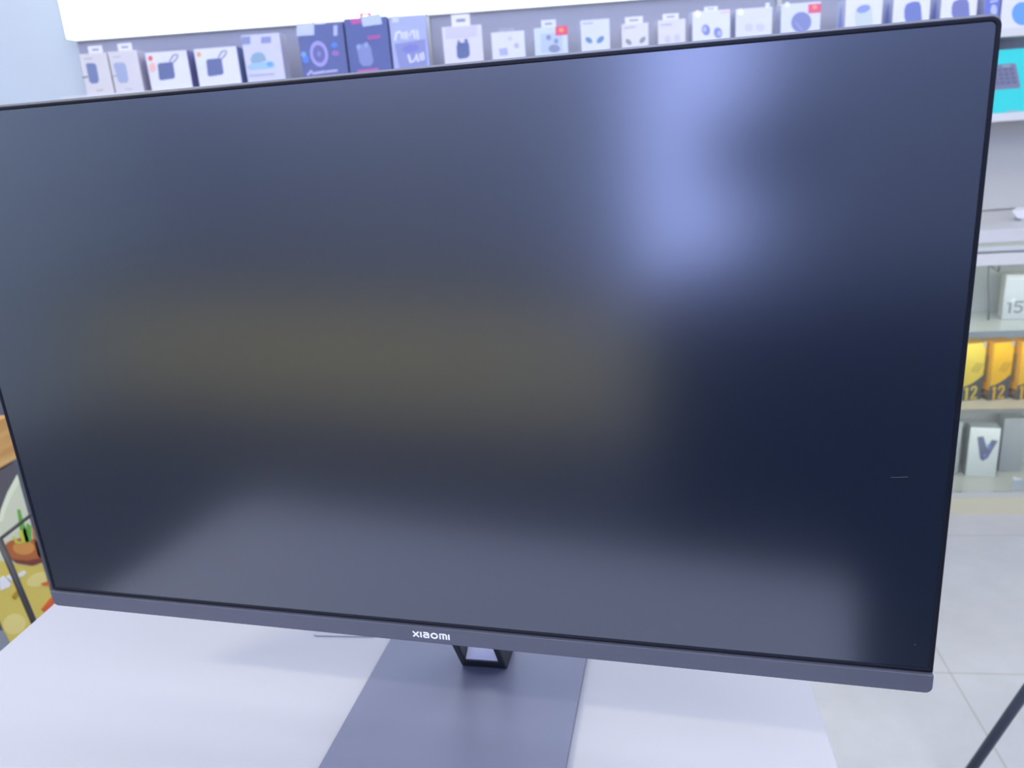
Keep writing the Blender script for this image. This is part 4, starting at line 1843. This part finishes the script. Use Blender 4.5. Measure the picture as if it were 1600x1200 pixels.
# stand: slanted hollow neck on a flat plate, turned slightly against the screen
TW = math.radians(2.7); ct, sn = math.cos(TW), math.sin(TW)
def stw(x, y, z): return (x*ct-y*sn, x*sn+y*ct, z)
neck_m = mat('14161C', .45)
def npt(x, s, t):
    """neck: s metres up along the slanted neck from its foot, t through its thickness"""
    y = .0985 - s*.5 + t*.866; z = .005 + s*.866 + t*.5
    return stw(x+.0055, y, z)
def foot(x, t): return stw(x+.0055, .0985+t*1.15, .0052)
bm = bmesh.new(); hw = .0192; bw = .0056; T = .024; S1 = .15
def nprism(x0, x1, s0, s1, grounded=False):
    a = []; 
    for x in (x0, x1):
        lo0 = foot(x, 0) if grounded else npt(x, s0, 0); lo1 = foot(x, T) if grounded else npt(x, s0, T)
        a.append([lo0, npt(x, s1, 0), npt(x, s1, T), lo1])
    add_prism(bm, a[0], a[1])
# one bent sheet of metal: foot, two side bars, crown above the cable hole
xs = (-hw, -hw+bw, hw-bw, hw); ss = (None, .0125, .055, S1)
V = {}
for xi, x in enumerate(xs):
    for si, s in enumerate(ss):
        for ti, t in enumerate((0, T)):
            V[xi, si, ti] = bm.verts.new(foot(x, t) if s is None else npt(x, s, t))
def q(*k): bm.faces.new([V[i] for i in k])
for xi in range(3):
    for si in range(3):
        if (xi, si) == (1, 1): continue
        for ti in (0, 1): q((xi, si, ti), (xi+1, si, ti), (xi+1, si+1, ti), (xi, si+1, ti))
for si in range(3):
    for xi in (0, 3): q((xi, si, 0), (xi, si+1, 0), (xi, si+1, 1), (xi, si, 1))
for xi in range(3):
    for si in (0, 3): q((xi, si, 0), (xi+1, si, 0), (xi+1, si, 1), (xi, si, 1))
for xi in (1, 2): q((xi, 1, 0), (xi, 2, 0), (xi, 2, 1), (xi, 1, 1))
for si in (1, 2): q((1, si, 0), (2, si, 0), (2, si, 1), (1, si, 1))
finish('neck', bm, neck_m, mon, bevel=.0012)
bm = bmesh.new(); k = .0004
add_prism(bm, [npt(x, .0125+k, t) for x, t in ((-hw+bw+k, .001), (hw-bw-k, .001), (hw-bw-k, T-.001), (-hw+bw+k, T-.001))],
          [npt(x, .0125+k+.001, t) for x, t in ((-hw+bw+k, .001), (hw-bw-k, .001), (hw-bw-k, T-.001), (-hw+bw+k, T-.001))])
finish('sill_highlight', bm, mat('B4B8CC', .3), mon)  # pale sheet paints the light reflected on the hole's inner bottom face
plate_m = mat('6D7289', .4, .2, key='plate')
bm = bmesh.new(); rp = round_rect(-.0865, .0865, -.055, .150, .003)
add_prism(bm, [stw(a, b, .0003) for a, b in rp], [stw(a, b, .005) for a, b in rp]); finish('base_plate', bm, plate_m, mon, bevel=.0007)

# ------------------------------------------------------------------ left: oak desk with the food picture on its side, dark cabinet, wire stand
desk = empty('desk', (-1.35, .2, 0), 'oak-topped dark grey desk at the left edge behind the monitor', 'desk')
box('desk_top', -.35, .35, -.1, .64, .648, .732, WOOD, desk, .002)
box('side_board', .31, .345, -.08, .62, 0, .6475, mat('5F5C62', .5, grain=4), desk)
box('side_board', -.345, -.31, -.08, .62, 0, .6475, mat('5F5C62', .5, grain=4), desk)
box('back_board', -.309, .309, .585, .60, .1, .6475, mat('5F5C62', .5, grain=4), desk)
poster = empty('food_poster', (-.9985, .72, .30), 'food poster of a pale bowl of yellow soup with sausage, on the desk side', 'poster')
# the sheet and its printed shapes share the desk's side plane (x const); shapes are given as (y, z)
bm = bmesh.new(); add_prism(bm, [(-.0055, -.20, .30-.30), (-.0055, .098, .0), (-.0055, .098, .345), (-.0055, -.20, .345)], [(-.0006, -.20, .0), (-.0006, .098, .0), (-.0006, .098, .345), (-.0006, -.20, .345)])
finish('poster_sheet', bm, mat('5B585E', .45, grain=5), poster)
def clip(poly, ax, lim, keep_less):
    out = []
    for i in range(len(poly)):
        a, b = poly[i], poly[(i+1) % len(poly)]
        ia = (a[ax] <= lim) == keep_less or a[ax] == lim; ib = (b[ax] <= lim) == keep_less or b[ax] == lim
        if ia: out.append(a)
        if ia != ib:
            t = (lim-a[ax])/(b[ax]-a[ax]); out.append((a[0]+(b[0]-a[0])*t, a[1]+(b[1]-a[1])*t))
    return out
th = 0
for nm, col, polys in POSTER:
    th += .00035; sh = []
    for p in polys:
        for ax, lim, kl in ((0, .817, True), (0, .521, False), (1, .644, True), (1, .302, False)):
            if p: p = clip(p, ax, lim, kl)
        if len(p) > 2: sh.append(('p', p))
    prints(nm, sh, mat(col, .4, grain=12), poster, lambda a, b, t: (-.0007+t, a-.72, b-.30), th+.0003)
dc = empty('dark_cabinet', (-1.75, 1.22, 0), 'dark blue-grey cabinet standing behind the oak desk', 'cabinet')
box('cabinet_body', -.5, .5, -.15, .15, .0, .95, mat('5C6472', .5, grain=4), dc, .003)
box('cabinet_top', -.51, .51, -.16, .16, .951, .97, mat('4D535E', .5), dc, .002)
ws = empty('wire_stand', (-.83, .8, 0), 'thin black metal wire stand in front of the food poster', 'stand')
wm = mat('3A3A3C', .4, .3)
tube('leg', [(-.043, -.196, .604), (-.026, -.195, .456), (.015, -.193, .0)], .0048, wm, ws)
tube('leg', [(-.043, .196, .604), (-.026, .195, .456), (.015, .193, .0)], .0048, wm, ws)
tube('top_rail', [(-.043, -.19, .603), (-.052, -.10, .602), (-.048, .19, .603)], .003, wm, ws)
tube('foot_rail', [(.013, -.188, .02), (.013, .188, .02)], .003, wm, ws)

# ------------------------------------------------------------------ right: black tripod whose leg crosses the corner of the view
tp = empty('tripod', (1.02, .757, 0), 'black tripod, its leg crossing the bottom right corner over the floor tiles', 'tripod')
bm_m = mat('3E4658', .35, .2)
for fx, fy in ((-.318, .028), (.25, -.25), (.20, .30)):
    lg = tube('leg', [(fx, fy, .012), (fx*.05, fy*.05, .79)], .0085, bm_m, tp, 14)
    tube('rubber_foot', [(fx*1.01, fy*1.01, .0), (fx*.985, fy*.985, .03)], .0105, mat('202328', .7), lg, 12)
tube('centre_column', [(0, 0, .55), (0, 0, 1.05)], .011, bm_m, tp, 14)
tube('collar', [(0, 0, .77), (0, 0, .815)], .028, mat('2B2F38', .5), tp, 16)
box('head', -.03, .03, -.02, .02, 1.05, 1.09, mat('2B2F38', .5), tp, .004)

# ------------------------------------------------------------------ behind the photographer: counter, and dark shapes added for the matte screen's soft reflections
bc = empty('beige_counter', (-2.0, -2.62, 0), 'beige wooden sales counter behind the camera', 'counter')
box('counter_body', -1.3, 1.5, -.15, .15, .03, .56, mat('E0D69C', .6, grain=3), bc)
box('counter_top', -1.34, 1.54, -.19, .19, .561, .59, mat('55585E', .5), bc, .002)
box('kick', -1.28, 1.48, -.12, .12, 0, .029, mat('3A3C40', .6), bc)
pd = empty('body_standin', (.28, -1.2, 0), 'unseen black block added behind the camera in place of the dark-clothed photographer', 'pedestal')  # unseen block added so the screen mirrors the photographer's dark clothes
box('body', -.36, .40, -.2, .2, .03, .85, mat('14161B', .7), pd, .003)
box('top', -.37, .41, -.21, .21, .851, .87, mat('1A1C20', .6), pd, .002)
box('foot', -.33, .37, -.17, .17, 0, .029, mat('101114', .7), pd)
sp = empty('phone_standin', (.03, -1.2, .8705), 'small black loudspeaker block added on a short pole, unseen, in place of the held phone', 'speaker')  # unseen block added for the phone's dark spot in the screen
box('cabinet', -.05, .17, -.05, .05, .17, .31, mat('15171C', .6), sp, .008)
box('standin_front', -.04, .16, .0505, .056, .18, .30, mat('1D2026', .8), sp, .002)
tube('pole', [(.005, 0, .006), (.005, 0, .1695)], .008, mat('15171C', .6), sp)
box('foot', -.04, .05, -.04, .04, 0, .008, mat('15171C', .6), sp, .001)
mt = tag(box('floor_mat', -3.2, -.12, -2.42, -.75, .0005, .012, mat('2E2F33', .9, grain=30)), 'large unseen dark grey mat added on the floor to darken the screen reflection', 'mat')  # added to darken the floor mirrored low in the screen
